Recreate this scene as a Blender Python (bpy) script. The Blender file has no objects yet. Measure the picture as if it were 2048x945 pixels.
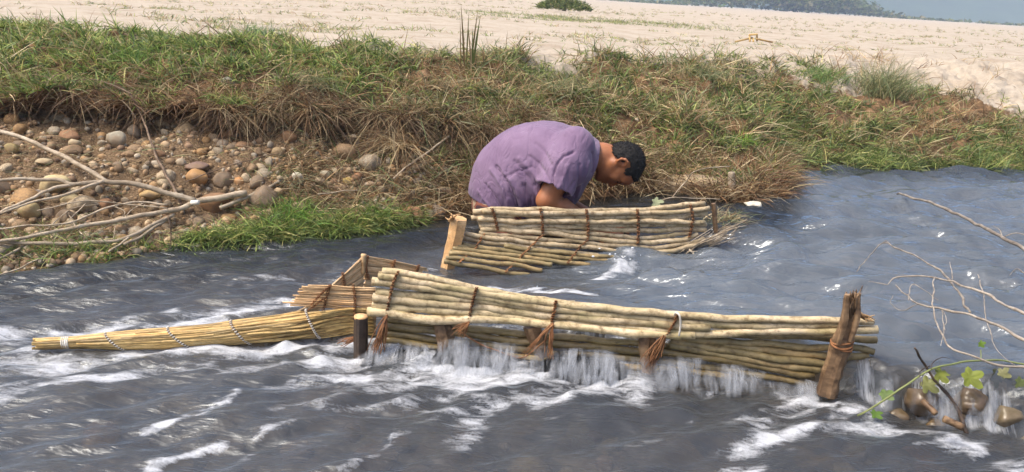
import bpy, math, random
import numpy as np
from mathutils import Matrix, Vector

rng = np.random.default_rng(7)
random.seed(7)
scene = bpy.context.scene
COL = scene.collection

# ------------------------------------------------------------------ camera
F = 1607.0                      # focal length in photograph pixels (2048 wide)
PITCH = math.radians(16.8); ROLL = math.radians(3.5); CAMH = 1.0
_f = np.array([0, math.cos(PITCH), -math.sin(PITCH)])
_u0 = np.array([0, math.sin(PITCH), math.cos(PITCH)]); _r0 = np.array([1.0, 0, 0])
_r = _r0 * math.cos(ROLL) + _u0 * math.sin(ROLL)
_u = _u0 * math.cos(ROLL) - _r0 * math.sin(ROLL)
CAM = np.array([0, 0, CAMH])
cd = bpy.data.cameras.new('camera'); cam = bpy.data.objects.new('camera', cd); COL.objects.link(cam)
cd.sensor_width = 36; cd.lens = F / 2048 * 36; cd.clip_start = 0.05; cd.clip_end = 5000
cam.matrix_world = Matrix(((_r[0], _u[0], -_f[0], CAM[0]), (_r[1], _u[1], -_f[1], CAM[1]),
                           (_r[2], _u[2], -_f[2], CAM[2]), (0, 0, 0, 1)))
scene.camera = cam

# ------------------------------------------------------------------ sky, sun, exposure
SUN = np.array([-0.50, -0.24, 0.95]); SUN /= np.linalg.norm(SUN)
w = bpy.data.worlds.new('World'); scene.world = w; w.use_nodes = True
nt = w.node_tree; bg = nt.nodes['Background']
sky = nt.nodes.new('ShaderNodeTexSky'); sky.sky_type = 'NISHITA'; sky.sun_disc = False
sky.sun_elevation = math.asin(SUN[2]); sky.sun_rotation = math.atan2(SUN[0], SUN[1])
sky.air_density = 1.0; sky.dust_density = 6.0; sky.ozone_density = 1.0; sky.altitude = 50
nt.links.new(sky.outputs[0], bg.inputs[0]); bg.inputs[1].default_value = 0.15
sl = bpy.data.lights.new('sun', 'SUN'); sl.energy = 2.1; sl.angle = math.radians(20); sl.color = (1.0, 0.91, 0.78)
so = bpy.data.objects.new('sun', sl); COL.objects.link(so)
so.rotation_euler = Vector(-SUN).to_track_quat('-Z', 'Y').to_euler()
scene.view_settings.view_transform = 'Standard'; scene.view_settings.look = 'None'
scene.view_settings.gamma = 1.0; scene.view_settings.exposure = 0.68
scene.cycles.use_denoising = True
scene.cycles.max_bounces = 6; scene.cycles.volume_bounces = 1; scene.cycles.transparent_max_bounces = 12
scene.cycles.caustics_reflective = False; scene.cycles.caustics_refractive = False

# ------------------------------------------------------------------ geometry helpers
def ray(px, py): return _f * F + _r * (px - 1024) - _u * (py - 472.5)
def at(px, py, z):
    d = ray(px, py); return CAM + d * ((z - CAMH) / d[2])
def on_y(px, py, Y):
    d = ray(px, py); return CAM + d * (Y / d[1])
def on_plane(px, py, a, b, off=0.0):
    """point where the sight line meets the upright plane through plan points a, b moved off metres towards the viewer"""
    n = np.array([-(b[1] - a[1]), b[0] - a[0], 0.0]); n /= np.linalg.norm(n)
    if n[1] > 0: n = -n
    p0 = np.array([a[0], a[1], 0.0]) + n * off
    d = ray(px, py); return CAM + d * (((p0 - CAM) @ n) / (d @ n))
def depth(p): return (np.asarray(p) - CAM) @ _f
def mpx(p): return depth(p) / F           # metres per photograph pixel at p

def _hash(ix, iy, iz, seed):
    h = (ix.astype(np.uint32) * np.uint32(374761393) + iy.astype(np.uint32) * np.uint32(668265263)
         + iz.astype(np.uint32) * np.uint32(2147483647) + np.uint32((seed * 974711) & 0xffffffff))
    h = (h ^ (h >> np.uint32(13))) * np.uint32(1274126177)
    h = h ^ (h >> np.uint32(16)); h = h * np.uint32(2246822519); h = h ^ (h >> np.uint32(15))
    return h
_G = np.array([[1,1,0],[-1,1,0],[1,-1,0],[-1,-1,0],[1,0,1],[-1,0,1],[1,0,-1],[-1,0,-1],
               [0,1,1],[0,-1,1],[0,1,-1],[0,-1,-1]], float)
def noise(x, y=0.0, z=0.0, seed=0):
    x, y, z = np.broadcast_arrays(np.asarray(x, float), np.asarray(y, float), np.asarray(z, float))
    xi, yi, zi = np.floor(x), np.floor(y), np.floor(z)
    xf, yf, zf = x - xi, y - yi, z - zi
    xi, yi, zi = xi.astype(np.int64), yi.astype(np.int64), zi.astype(np.int64)
    fu = lambda t: t * t * t * (t * (t * 6 - 15) + 10)
    u, v, wq = fu(xf), fu(yf), fu(zf)
    out = 0
    for a in (0, 1):
        for b in (0, 1):
            for c in (0, 1):
                g = _G[_hash(xi + a, yi + b, zi + c, seed) % np.uint32(12)]
                d = g[..., 0] * (xf - a) + g[..., 1] * (yf - b) + g[..., 2] * (zf - c)
                out = out + d * (u if a else 1 - u) * (v if b else 1 - v) * (wq if c else 1 - wq)
    return out
def fbm(x, y=0.0, z=0.0, seed=0, oct=4, gain=0.5):
    s = 0; a = 1.0; k = 1.0
    for i in range(oct):
        s = s + a * noise(np.asarray(x) * k, np.asarray(y) * k, np.asarray(z) * k, seed + i * 17); a *= gain; k *= 2.03
    return s
def sstep(a, b, x):
    t = np.clip((np.asarray(x, float) - a) / (b - a), 0, 1); return t * t * (3 - 2 * t)

def mk(name, V, Fs, mat=None, parent=None, smooth=True, col=None, attrs=None):
    """one mesh object; Fs = list of int arrays (n,3) or (n,4)"""
    V = np.asarray(V, np.float32)
    if isinstance(Fs, np.ndarray): Fs = [Fs]
    Fs = [np.asarray(f, np.int32) for f in Fs if len(f)]
    me = bpy.data.meshes.new(name)
    me.vertices.add(len(V)); me.vertices.foreach_set('co', V.ravel())
    li = np.concatenate([f.ravel() for f in Fs]); me.loops.add(len(li)); me.loops.foreach_set('vertex_index', li)
    tot = np.concatenate([np.full(len(f), f.shape[1], np.int32) for f in Fs])
    st = np.concatenate([[0], np.cumsum(tot)[:-1]]).astype(np.int32)
    me.polygons.add(len(tot)); me.polygons.foreach_set('loop_start', st); me.polygons.foreach_set('loop_total', tot)
    me.polygons.foreach_set('use_smooth', np.full(len(tot), smooth, bool))
    me.update(calc_edges=True)
    if col is not None:
        ca = me.attributes.new('Col', 'FLOAT_COLOR', 'POINT')
        c4 = np.ones((len(V), 4), np.float32); c4[:, :3] = col; ca.data.foreach_set('color', c4.ravel())
    for k, a in (attrs or {}).items():
        at_ = me.attributes.new(k, 'FLOAT', 'POINT'); at_.data.foreach_set('value', np.asarray(a, np.float32))
    if mat: me.materials.append(mat)
    return link(name, me, parent)
def link(name, me, parent=None):
    o = bpy.data.objects.new(name, me); COL.objects.link(o)
    if parent is not None:
        o.parent = parent
        o.matrix_parent_inverse = Matrix.Translation(-Vector(parent.location))
    return o
def empty(name, loc, label, cat, group=None):
    o = bpy.data.objects.new(name, None); COL.objects.link(o); o.location = Vector([float(v) for v in loc])
    o.empty_display_size = 0.05
    return tag(o, label, cat, group)
def tag(o, label, cat, group=None):
    o['label'] = label; o['category'] = cat
    if group: o['group'] = group
    return o
def kind(o, k, label=None):
    o['kind'] = k
    if label: o['label'] = label
    return o

class Acc:
    """collects pieces of ONE mesh"""
    def __init__(s): s.V = []; s.T = []; s.Q = []; s.C = []; s.n = 0
    def add(s, V, Fs, col=None):
        if isinstance(Fs, np.ndarray): Fs = [Fs]
        for f in Fs:
            f = np.asarray(f)
            if len(f): (s.T if f.shape[1] == 3 else s.Q).append(f + s.n)
        s.V.append(V); s.n += len(V)
        if col is not None: s.C.append(np.broadcast_to(np.asarray(col, float), (len(V), 3)))
    def build(s, name, mat, parent=None, smooth=True):
        Fs = []
        if s.Q: Fs.append(np.concatenate(s.Q))
        if s.T: Fs.append(np.concatenate(s.T))
        return mk(name, np.concatenate(s.V), Fs, mat, parent, smooth, np.concatenate(s.C) if s.C else None)

def catmull(P, n):
    P = np.asarray(P, float)
    if len(P) == 2: return P[0] + (P[1] - P[0]) * np.linspace(0, 1, n)[:, None]
    Q = np.vstack([2 * P[0] - P[1], P, 2 * P[-1] - P[-2]])
    seg = np.concatenate([[0], np.cumsum(np.linalg.norm(np.diff(P[:, :3], axis=0), axis=1) + 1e-9)])
    t = np.linspace(0, seg[-1], n); k = np.clip(np.searchsorted(seg, t, side='right') - 1, 0, len(P) - 2)
    u = ((t - seg[k]) / (seg[k + 1] - seg[k]))[:, None]
    a, b, c, d = Q[k], Q[k + 1], Q[k + 2], Q[k + 3]
    return 0.5 * (2 * b + (c - a) * u + (2 * a - 5 * b + 4 * c - d) * u * u + (3 * b - a - 3 * c + d) * u ** 3)

def tube(P, R, n=None, k=8, wob=0.0, rw=0.0, seed=0, cap=True):
    """tube along polyline P with radii R (scalar or one for each point)"""
    P = np.asarray(P, float); R = np.broadcast_to(np.asarray(R, float), (len(P),))
    m = n or max(6, 4 * len(P))
    PR = catmull(np.hstack([P, R[:, None]]), m); C = PR[:, :3].copy(); r = np.maximum(PR[:, 3], 1e-4)
    L = np.concatenate([[0], np.cumsum(np.linalg.norm(np.diff(C, axis=0), axis=1))])
    if wob:
        for a in range(3): C[:, a] += wob * fbm(L * 9.0, seed * 7.3 + a * 31, 0, seed, 2)
    if rw: r = r * (1 + rw * fbm(L * 30.0, seed * 3.1, 0, seed + 5, 2))
    T = np.gradient(C, axis=0); T /= np.linalg.norm(T, axis=1)[:, None] + 1e-12
    a0 = np.array([0, 0, 1.0]) if abs(T[0, 2]) < 0.8 else np.array([1.0, 0, 0])
    N = np.cross(T, a0); N /= np.linalg.norm(N, axis=1)[:, None] + 1e-12
    B = np.cross(T, N); th = np.arange(k) * 2 * np.pi / k
    V = C[:, None, :] + r[:, None, None] * (np.cos(th)[None, :, None] * N[:, None, :] + np.sin(th)[None, :, None] * B[:, None, :])
    if rw:
        V = V + (V - C[:, None, :]) * (rw * noise(V[..., 0] * 45, V[..., 1] * 45, V[..., 2] * 45, seed))[..., None]
    V = V.reshape(-1, 3)
    i = np.arange(m - 1)[:, None] * k; j = np.arange(k)[None, :]; j2 = (j + 1) % k
    Q = np.stack([i + j, i + j2, i + k + j2, i + k + j], -1).reshape(-1, 4)
    if not cap: return V, [Q]
    nv = len(V); V = np.vstack([V, C[0], C[-1]])
    j = np.arange(k); j2 = (j + 1) % k
    T1 = np.stack([np.full(k, nv), j2, j], -1); T2 = np.stack([np.full(k, nv + 1), (m - 1) * k + j, (m - 1) * k + j2], -1)
    return V, [Q, np.vstack([T1, T2])]

def ico(sub):
    import bmesh
    bm = bmesh.new(); bmesh.ops.create_icosphere(bm, subdivisions=sub, radius=1.0)
    V = np.array([v.co[:] for v in bm.verts]); Fq = np.array([[v.index for v in f.verts] for f in bm.faces]); bm.free()
    return V, Fq
ICO1, ICO2, ICO3 = ico(1), ico(2), ico(3)

# signed-distance modelling -> one continuous skin (naive surface nets)
class SDF:
    def __init__(s, lo, hi, h):
        s.lo = np.array(lo, float); s.h = h
        s.n = (np.ceil((np.array(hi) - s.lo) / h)).astype(int) + 1
        s.D = np.full(s.n, 0.06, np.float32)
    def _box(s, lo, hi):
        a = np.clip(np.floor((lo - s.lo) / s.h).astype(int), 0, s.n - 1)
        b = np.clip(np.ceil((hi - s.lo) / s.h).astype(int) + 1, 1, s.n)
        sl_ = tuple(slice(a[i], max(b[i], a[i] + 1)) for i in range(3))
        g = np.meshgrid(*[s.lo[i] + s.h * np.arange(sl_[i].start, sl_[i].stop) for i in range(3)], indexing='ij')
        return sl_, np.stack(g, -1)
    def _mix(s, sl_, d, k, sub=False):
        a = s.D[sl_]
        if sub:
            d = -d; hh = np.maximum(k - np.abs(a - d), 0) / k; s.D[sl_] = np.maximum(a, d) + hh * hh * k / 4
        else:
            hh = np.maximum(k - np.abs(a - d), 0) / k; s.D[sl_] = np.minimum(a, d) - hh * hh * k / 4
    def cone(s, p0, r0, p1, r1, k=0.02, sub=False):
        p0 = np.asarray(p0, float); p1 = np.asarray(p1, float); m = max(r0, r1) + k + 0.02
        sl_, X = s._box(np.minimum(p0, p1) - m, np.maximum(p0, p1) + m)
        d = p1 - p0; L2 = d @ d + 1e-12
        t = np.clip(((X - p0) @ d) / L2, 0, 1)
        dist = np.linalg.norm(X - p0 - t[..., None] * d, axis=-1) - (r0 + (r1 - r0) * t)
        s._mix(sl_, dist, k, sub)
    def chain(s, P, R, k=0.02):
        for i in range(len(P) - 1): s.cone(P[i], R[i], P[i + 1], R[i + 1], k)
    def ell(s, c, ax, rad, k=0.02, sub=False):
        c = np.asarray(c, float); ax = np.asarray(ax, float); rad = np.asarray(rad, float); m = rad.max() + k + 0.02
        sl_, X = s._box(c - m, c + m); q = (X - c) @ ax.T
        k0 = np.linalg.norm(q / rad, axis=-1); k1 = np.linalg.norm(q / rad ** 2, axis=-1) + 1e-9
        s._mix(sl_, k0 * (k0 - 1) / k1, k, sub)
    def grid(s):
        g = np.meshgrid(*[s.lo[i] + s.h * np.arange(s.n[i]) for i in range(3)], indexing='ij'); return np.stack(g, -1)
    def mesh(s, smooth=2):
        D = s.D; n = s.n; S = D < 0
        c = np.zeros(n - 1, np.int32)
        for dx in (0, 1):
            for dy in (0, 1):
                for dz in (0, 1): c += S[dx:n[0] - 1 + dx, dy:n[1] - 1 + dy, dz:n[2] - 1 + dz]
        act = (c > 0) & (c < 8); idx = np.argwhere(act); ids = np.full(n - 1, -1, np.int64); ids[act] = np.arange(len(idx))
        acc = np.zeros((len(idx), 3)); cnt = np.zeros(len(idx))
        for ax_ in range(3):
            for b in (0, 1):
                for c_ in (0, 1):
                    o = np.zeros(3, int); o[(ax_ + 1) % 3] = b; o[(ax_ + 2) % 3] = c_
                    p = idx + o; q = p.copy(); q[:, ax_] += 1
                    d0 = D[p[:, 0], p[:, 1], p[:, 2]]; d1 = D[q[:, 0], q[:, 1], q[:, 2]]; m = (d0 < 0) != (d1 < 0)
                    t = d0[m] / (d0[m] - d1[m]); e = p[m].astype(float); e[:, ax_] += t
                    acc[m] += e; cnt[m] += 1
        V = s.lo + s.h * acc / cnt[:, None]
        Q = []
        for ax_ in range(3):
            a1, a2 = (ax_ + 1) % 3, (ax_ + 2) % 3
            s0 = [slice(None)] * 3; s1 = [slice(None)] * 3; s0[ax_] = slice(0, n[ax_] - 1); s1[ax_] = slice(1, n[ax_])
            m = S[tuple(s0)] != S[tuple(s1)]
            e = np.argwhere(m); e = e[(e[:, a1] > 0) & (e[:, a2] > 0) & (e[:, a1] < n[a1] - 1) & (e[:, a2] < n[a2] - 1)]
            fl = S[e[:, 0], e[:, 1], e[:, 2]]
            q = []
            for o1, o2 in ((0, 0), (1, 0), (1, 1), (0, 1)):
                p = e.copy(); p[:, a1] -= o1; p[:, a2] -= o2; q.append(ids[p[:, 0], p[:, 1], p[:, 2]])
            q = np.stack(q, -1); q[~fl] = q[~fl][:, ::-1]; Q.append(q[:, ::-1] if False else q)
        Q = np.concatenate(Q); Q = Q[(Q >= 0).all(1)]
        E2 = np.concatenate([Q[:, [0, 1]], Q[:, [1, 2]], Q[:, [2, 3]], Q[:, [3, 0]]])
        for _ in range(smooth):
            a = np.zeros_like(V); k = np.zeros(len(V))
            for c0, c1 in ((0, 1), (1, 0)):
                np.add.at(a, E2[:, c0], V[E2[:, c1]]); np.add.at(k, E2[:, c0], 1)
            V = 0.5 * V + 0.5 * a / np.maximum(k, 1)[:, None]
        return V, Q
def vnormals(V, Q):
    n = np.cross(V[Q[:, 2]] - V[Q[:, 0]], V[Q[:, 3]] - V[Q[:, 1]]); N = np.zeros_like(V)
    for c in range(4): np.add.at(N, Q[:, c], n)
    return N / (np.linalg.norm(N, axis=1)[:, None] + 1e-12)

# ------------------------------------------------------------------ materials
def mat(name):
    m = bpy.data.materials.new(name); m.use_nodes = True; t = m.node_tree
    return m, t, t.nodes['Principled BSDF'], t.nodes['Material Output']
def N(t, typ, **kw):
    n = t.nodes.new(typ)
    for k, v in kw.items():
        if k in n.inputs.keys(): n.inputs[k].default_value = v
        else: setattr(n, k, v)
    return n
def ramp(t, fac, stops, interp='LINEAR'):
    r = N(t, 'ShaderNodeValToRGB'); r.color_ramp.interpolation = interp
    e = r.color_ramp.elements
    while len(e) < len(stops): e.new(0.5)
    for i, (p, c) in enumerate(stops): e[i].position = p; e[i].color = (*c, 1)
    t.links.new(fac, r.inputs[0]); return r.outputs[0]
def tex(t, scale, detail=4, rough=0.55, vec=None, stretch=None, dist=0.0):
    n = N(t, 'ShaderNodeTexNoise'); n.inputs['Scale'].default_value = scale; n.inputs['Detail'].default_value = detail
    n.inputs['Roughness'].default_value = rough; n.inputs['Distortion'].default_value = dist
    if vec is None: vec = N(t, 'ShaderNodeTexCoord').outputs['Object']
    if stretch is not None:
        mp_ = N(t, 'ShaderNodeMapping'); mp_.inputs['Scale'].default_value = stretch[:3]
        if len(stretch) > 3: mp_.inputs['Rotation'].default_value = (0, 0, stretch[3])
        t.links.new(vec, mp_.inputs[0]); vec = mp_.outputs[0]
    t.links.new(vec, n.inputs['Vector']); return n.outputs['Fac']
def mixc(t, fac, a, b, mode='MIX'):
    m = N(t, 'ShaderNodeMix', data_type='RGBA', blend_type=mode)
    for s, v in ((0, fac), (6, a), (7, b)):
        if isinstance(v, (int, float)): m.inputs[s].default_value = v
        elif isinstance(v, tuple): m.inputs[s].default_value = (*v, 1)
        else: t.links.new(v, m.inputs[s])
    return m.outputs[2]
def math_(t, op, a, b=0.0, c=0.0):
    m = N(t, 'ShaderNodeMath', operation=op)
    for i, v in enumerate((a, b, c)):
        if isinstance(v, (int, float)): m.inputs[i].default_value = v
        else: t.links.new(v, m.inputs[i])
    return m.outputs[0]
def bump(t, bsdf, h, strength=0.4, dist=0.01):
    b = N(t, 'ShaderNodeBump'); b.inputs['Strength'].default_value = strength; b.inputs['Distance'].default_value = dist
    t.links.new(h, b.inputs['Height']); t.links.new(b.outputs[0], bsdf.inputs['Normal']); return b

def m_wood(name, c0, c1, c2, spots=0.5, rough=0.75, vary=0.5):
    m, t, b, o = mat(name)
    oi = N(t, 'ShaderNodeObjectInfo')
    co = N(t, 'ShaderNodeTexCoord').outputs['Object']
    ad = N(t, 'ShaderNodeVectorMath', operation='ADD'); t.links.new(co, ad.inputs[0])
    sc = N(t, 'ShaderNodeVectorMath', operation='SCALE'); cx = N(t, 'ShaderNodeCombineXYZ')
    for i in range(3): t.links.new(oi.outputs['Random'], cx.inputs[i])
    t.links.new(cx.outputs[0], sc.inputs[0]); sc.inputs['Scale'].default_value = 37.0
    t.links.new(sc.outputs[0], ad.inputs[1]); v = ad.outputs[0]
    n1 = tex(t, 9, 4, 0.6, v, (1, 3, 3)); n2 = tex(t, 60, 3, 0.6, v)
    c = ramp(t, n1, [(0.3, c0), (0.5, c1), (0.7, c2)])
    dk = ramp(t, n2, [(0.30, (0.35, 0.30, 0.25)), (0.48, (1, 1, 1))])
    c = mixc(t, spots, c, dk, 'MULTIPLY')
    n3 = tex(t, 24, 5, 0.7, v, (1, 1.6, 1.6), 0.5); c = mixc(t, spots, c, ramp(t, n3, [(0.36, (0.42, 0.34, 0.26)), (0.50, (0.95, 0.93, 0.9)), (0.7, (1.12, 1.1, 1.08))]), 'MULTIPLY')
    hv = N(t, 'ShaderNodeHueSaturation'); t.links.new(c, hv.inputs['Color'])
    t.links.new(math_(t, 'MULTIPLY_ADD', oi.outputs['Random'], vary, 1.0 - vary * 0.5), hv.inputs['Value'])
    t.links.new(hv.outputs[0], b.inputs['Base Color']); b.inputs['Roughness'].default_value = rough
    bump(t, b, n2, 0.5, 0.003); return m
M = {}
M['stick'] = m_wood('pale_peeled_stick', (0.27, 0.23, 0.11), (0.48, 0.39, 0.23), (0.60, 0.50, 0.35), 0.75, 0.6)
M['stick_grey'] = m_wood('weathered_stick', (0.31, 0.25, 0.14), (0.45, 0.36, 0.23), (0.55, 0.46, 0.32), 0.75, 0.7)
M['stick_wet'] = m_wood('wet_stick', (0.13, 0.10, 0.035), (0.22, 0.165, 0.07), (0.30, 0.22, 0.11), 0.6, 0.3)
M['stick_olive'] = m_wood('olive_wet_stick', (0.17, 0.135, 0.06), (0.28, 0.22, 0.11), (0.40, 0.28, 0.13), 0.6, 0.45)
M['stake'] = m_wood('rough_bark_stake', (0.075, 0.043, 0.024), (0.175, 0.108, 0.058), (0.31, 0.205, 0.115), 0.8, 0.6)
M['cutwood'] = m_wood('fresh_split_wood', (0.42, 0.24, 0.10), (0.58, 0.36, 0.17), (0.66, 0.46, 0.26), 0.45, 0.7)
M['bark_dark'] = m_wood('dark_bark', (0.03, 0.02, 0.014), (0.06, 0.04, 0.028), (0.10, 0.07, 0.05), 0.6, 0.5)
M['branch_grey'] = m_wood('thin_grey_twig', (0.17, 0.14, 0.115), (0.30, 0.26, 0.215), (0.42, 0.375, 0.32), 0.5, 0.8)
M['branch'] = m_wood('bare_grey_branch', (0.29, 0.23, 0.16), (0.45, 0.37, 0.27), (0.56, 0.48, 0.37), 0.5, 0.8)
M['twig'] = m_wood('brown_twig', (0.12, 0.08, 0.05), (0.22, 0.15, 0.10), (0.32, 0.24, 0.17), 0.5, 0.8)
M['splint'] = m_wood('bamboo_splint', (0.34, 0.20, 0.06), (0.50, 0.34, 0.125), (0.62, 0.46, 0.21), 0.5, 0.45, 1.0)
M['splint_wet'] = m_wood('wet_bamboo_splint', (0.52, 0.31, 0.14), (0.66, 0.44, 0.23), (0.75, 0.55, 0.33), 0.3, 0.5, 0.8)
M['fibre'] = m_wood('brown_bark_fibre', (0.14, 0.055, 0.02), (0.24, 0.105, 0.04), (0.34, 0.17, 0.07), 0.4, 0.7)
M['white_cord'] = m_wood('white_cord', (0.6, 0.56, 0.5), (0.7, 0.67, 0.6), (0.78, 0.75, 0.7), 0.2, 0.7)
M['rope_dark'] = m_wood('dark_cord', (0.1, 0.06, 0.04), (0.15, 0.1, 0.06), (0.2, 0.13, 0.09), 0.3, 0.8)

def m_leaf(name='grass_blade', trans=0.3, rough=0.55):
    m, t, b, o = mat(name)
    a = N(t, 'ShaderNodeAttribute', attribute_name='Col')
    n = tex(t, 40, 2); c = mixc(t, 0.5, a.outputs['Color'], ramp(t, n, [(0.3, (0.6, 0.6, 0.6)), (0.7, (1.25, 1.25, 1.2))]), 'MULTIPLY')
    t.links.new(c, b.inputs['Base Color']); b.inputs['Roughness'].default_value = rough
    tr = N(t, 'ShaderNodeBsdfTranslucent'); t.links.new(c, tr.inputs['Color'])
    mx = N(t, 'ShaderNodeMixShader'); mx.inputs[0].default_value = trans
    t.links.new(b.outputs[0], mx.inputs[1]); t.links.new(tr.outputs[0], mx.inputs[2]); t.links.new(mx.outputs[0], o.inputs[0])
    return m
M['grass'] = m_leaf()

def m_ground():
    m, t, b, o = mat('bank_soil_and_sand')
    v = N(t, 'ShaderNodeTexCoord').outputs['Object']
    n1 = tex(t, 3.0, 6, 0.62, v); n2 = tex(t, 22, 5, 0.65, v); n3 = tex(t, 140, 3, 0.6, v)
    soil = ramp(t, n2, [(0.28, (0.065, 0.038, 0.021)), (0.48, (0.15, 0.092, 0.05)), (0.62, (0.24, 0.15, 0.082)), (0.8, (0.34, 0.235, 0.145))])
    sand = ramp(t, n1, [(0.3, (0.36, 0.295, 0.225)), (0.5, (0.44, 0.38, 0.305)), (0.7, (0.49, 0.43, 0.355))])
    sand = mixc(t, 0.35, sand, ramp(t, n2, [(0.3, (0.62, 0.58, 0.54)), (0.55, (1, 1, 1))]), 'MULTIPLY')
    grav = ramp(t, n3, [(0.3, (0.07, 0.045, 0.026)), (0.5, (0.15, 0.10, 0.058)), (0.7, (0.29, 0.21, 0.13))])
    a1 = N(t, 'ShaderNodeAttribute', attribute_name='sand'); a2 = N(t, 'ShaderNodeAttribute', attribute_name='gravel')
    c = mixc(t, a2.outputs['Fac'], soil, grav)
    sf = math_(t, 'MULTIPLY_ADD', math_(t, 'SUBTRACT', n2, 0.5), 1.2, a1.outputs['Fac'])
    cr = ramp(t, sf, [(0.35, (0, 0, 0)), (0.65, (1, 1, 1))])
    c = mixc(t, cr, c, sand)
    t.links.new(c, b.inputs['Base Color']); b.inputs['Roughness'].default_value = 0.95
    b.inputs['Specular IOR Level'].default_value = 0.15
    h = math_(t, 'ADD', math_(t, 'MULTIPLY', n2, 1.0), math_(t, 'MULTIPLY', n3, 0.35))
    bump(t, b, h, 0.7, 0.02); return m
M['ground'] = m_ground()

def m_stone(name, wet=False):
    m, t, b, o = mat(name)
    oi = N(t, 'ShaderNodeObjectInfo'); v = N(t, 'ShaderNodeTexCoord').outputs['Object']
    base = ramp(t, oi.outputs['Random'], [(0.0, (0.30, 0.20, 0.11)), (0.14, (0.44, 0.33, 0.19)), (0.28, (0.27, 0.15, 0.075)), (0.40, (0.36, 0.31, 0.23)), (0.52, (0.40, 0.24, 0.10)), (0.64, (0.22, 0.165, 0.11)), (0.76, (0.48, 0.39, 0.26)), (0.88, (0.26, 0.22, 0.17)), (0.95, (0.34, 0.18, 0.09))], 'CONSTANT')
    ac = N(t, 'ShaderNodeAttribute', attribute_name='Col')
    if name == 'cobble_named': base = ac.outputs['Color']
    n1 = tex(t, 14, 5, 0.6, v); n2 = tex(t, 90, 3, 0.6, v)
    c = mixc(t, 0.75, base, ramp(t, n1, [(0.25, (0.55, 0.48, 0.40)), (0.5, (1, 1, 1)), (0.75, (1.15, 1.12, 1.05))]), 'MULTIPLY')
    c = mixc(t, 0.35, c, ramp(t, n2, [(0.35, (0.6, 0.55, 0.5)), (0.6, (1.1, 1.1, 1.1))]), 'MULTIPLY')
    if wet: c = mixc(t, 1.0, mixc(t, 0.55, c, ramp(t, n1, [(0.35, (0.10, 0.11, 0.06)), (0.6, (0.25, 0.22, 0.18))])), (0.55, 0.52, 0.48), 'MULTIPLY')
    else: c = mixc(t, ramp(t, tex(t, 7, 4, 0.65, v), [(0.46, (0, 0, 0)), (0.62, (0.75, 0.75, 0.75))]), c, (0.20, 0.125, 0.065))
    t.links.new(c, b.inputs['Base Color']); b.inputs['Roughness'].default_value = 0.25 if wet else 0.7
    bump(t, b, n2, 0.35, 0.004); return m
M['stone'] = m_stone('cobble'); M['cobble'] = m_stone('cobble_named'); M['stone_wet'] = m_stone('wet_cobble', True)
def m_pebbles():
    m, t, b, o = mat('small_pebbles'); a = N(t, 'ShaderNodeAttribute', attribute_name='Col')
    t.links.new(a.outputs['Color'], b.inputs['Base Color']); b.inputs['Roughness'].default_value = 0.75; return m
M['pebbles'] = m_pebbles()
def m_bed():
    m, t, b, o = mat('river_bed_gravel')
    v = N(t, 'ShaderNodeTexCoord').outputs['Object']
    vo = N(t, 'ShaderNodeTexVoronoi'); vo.inputs['Scale'].default_value = 14; t.links.new(v, vo.inputs['Vector'])
    c = ramp(t, vo.outputs['Color'], [(0.1, (0.09, 0.075, 0.055)), (0.4, (0.19, 0.145, 0.095)), (0.7, (0.28, 0.19, 0.11)), (0.95, (0.36, 0.29, 0.2))])
    n = tex(t, 2.5, 4, 0.6, v); c = mixc(t, 0.7, c, ramp(t, n, [(0.3, (0.45, 0.5, 0.5)), (0.7, (1.1, 1, 0.9))]), 'MULTIPLY')
    t.links.new(c, b.inputs['Base Color']); b.inputs['Roughness'].default_value = 0.8; return m
M['bed'] = m_bed()

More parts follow.
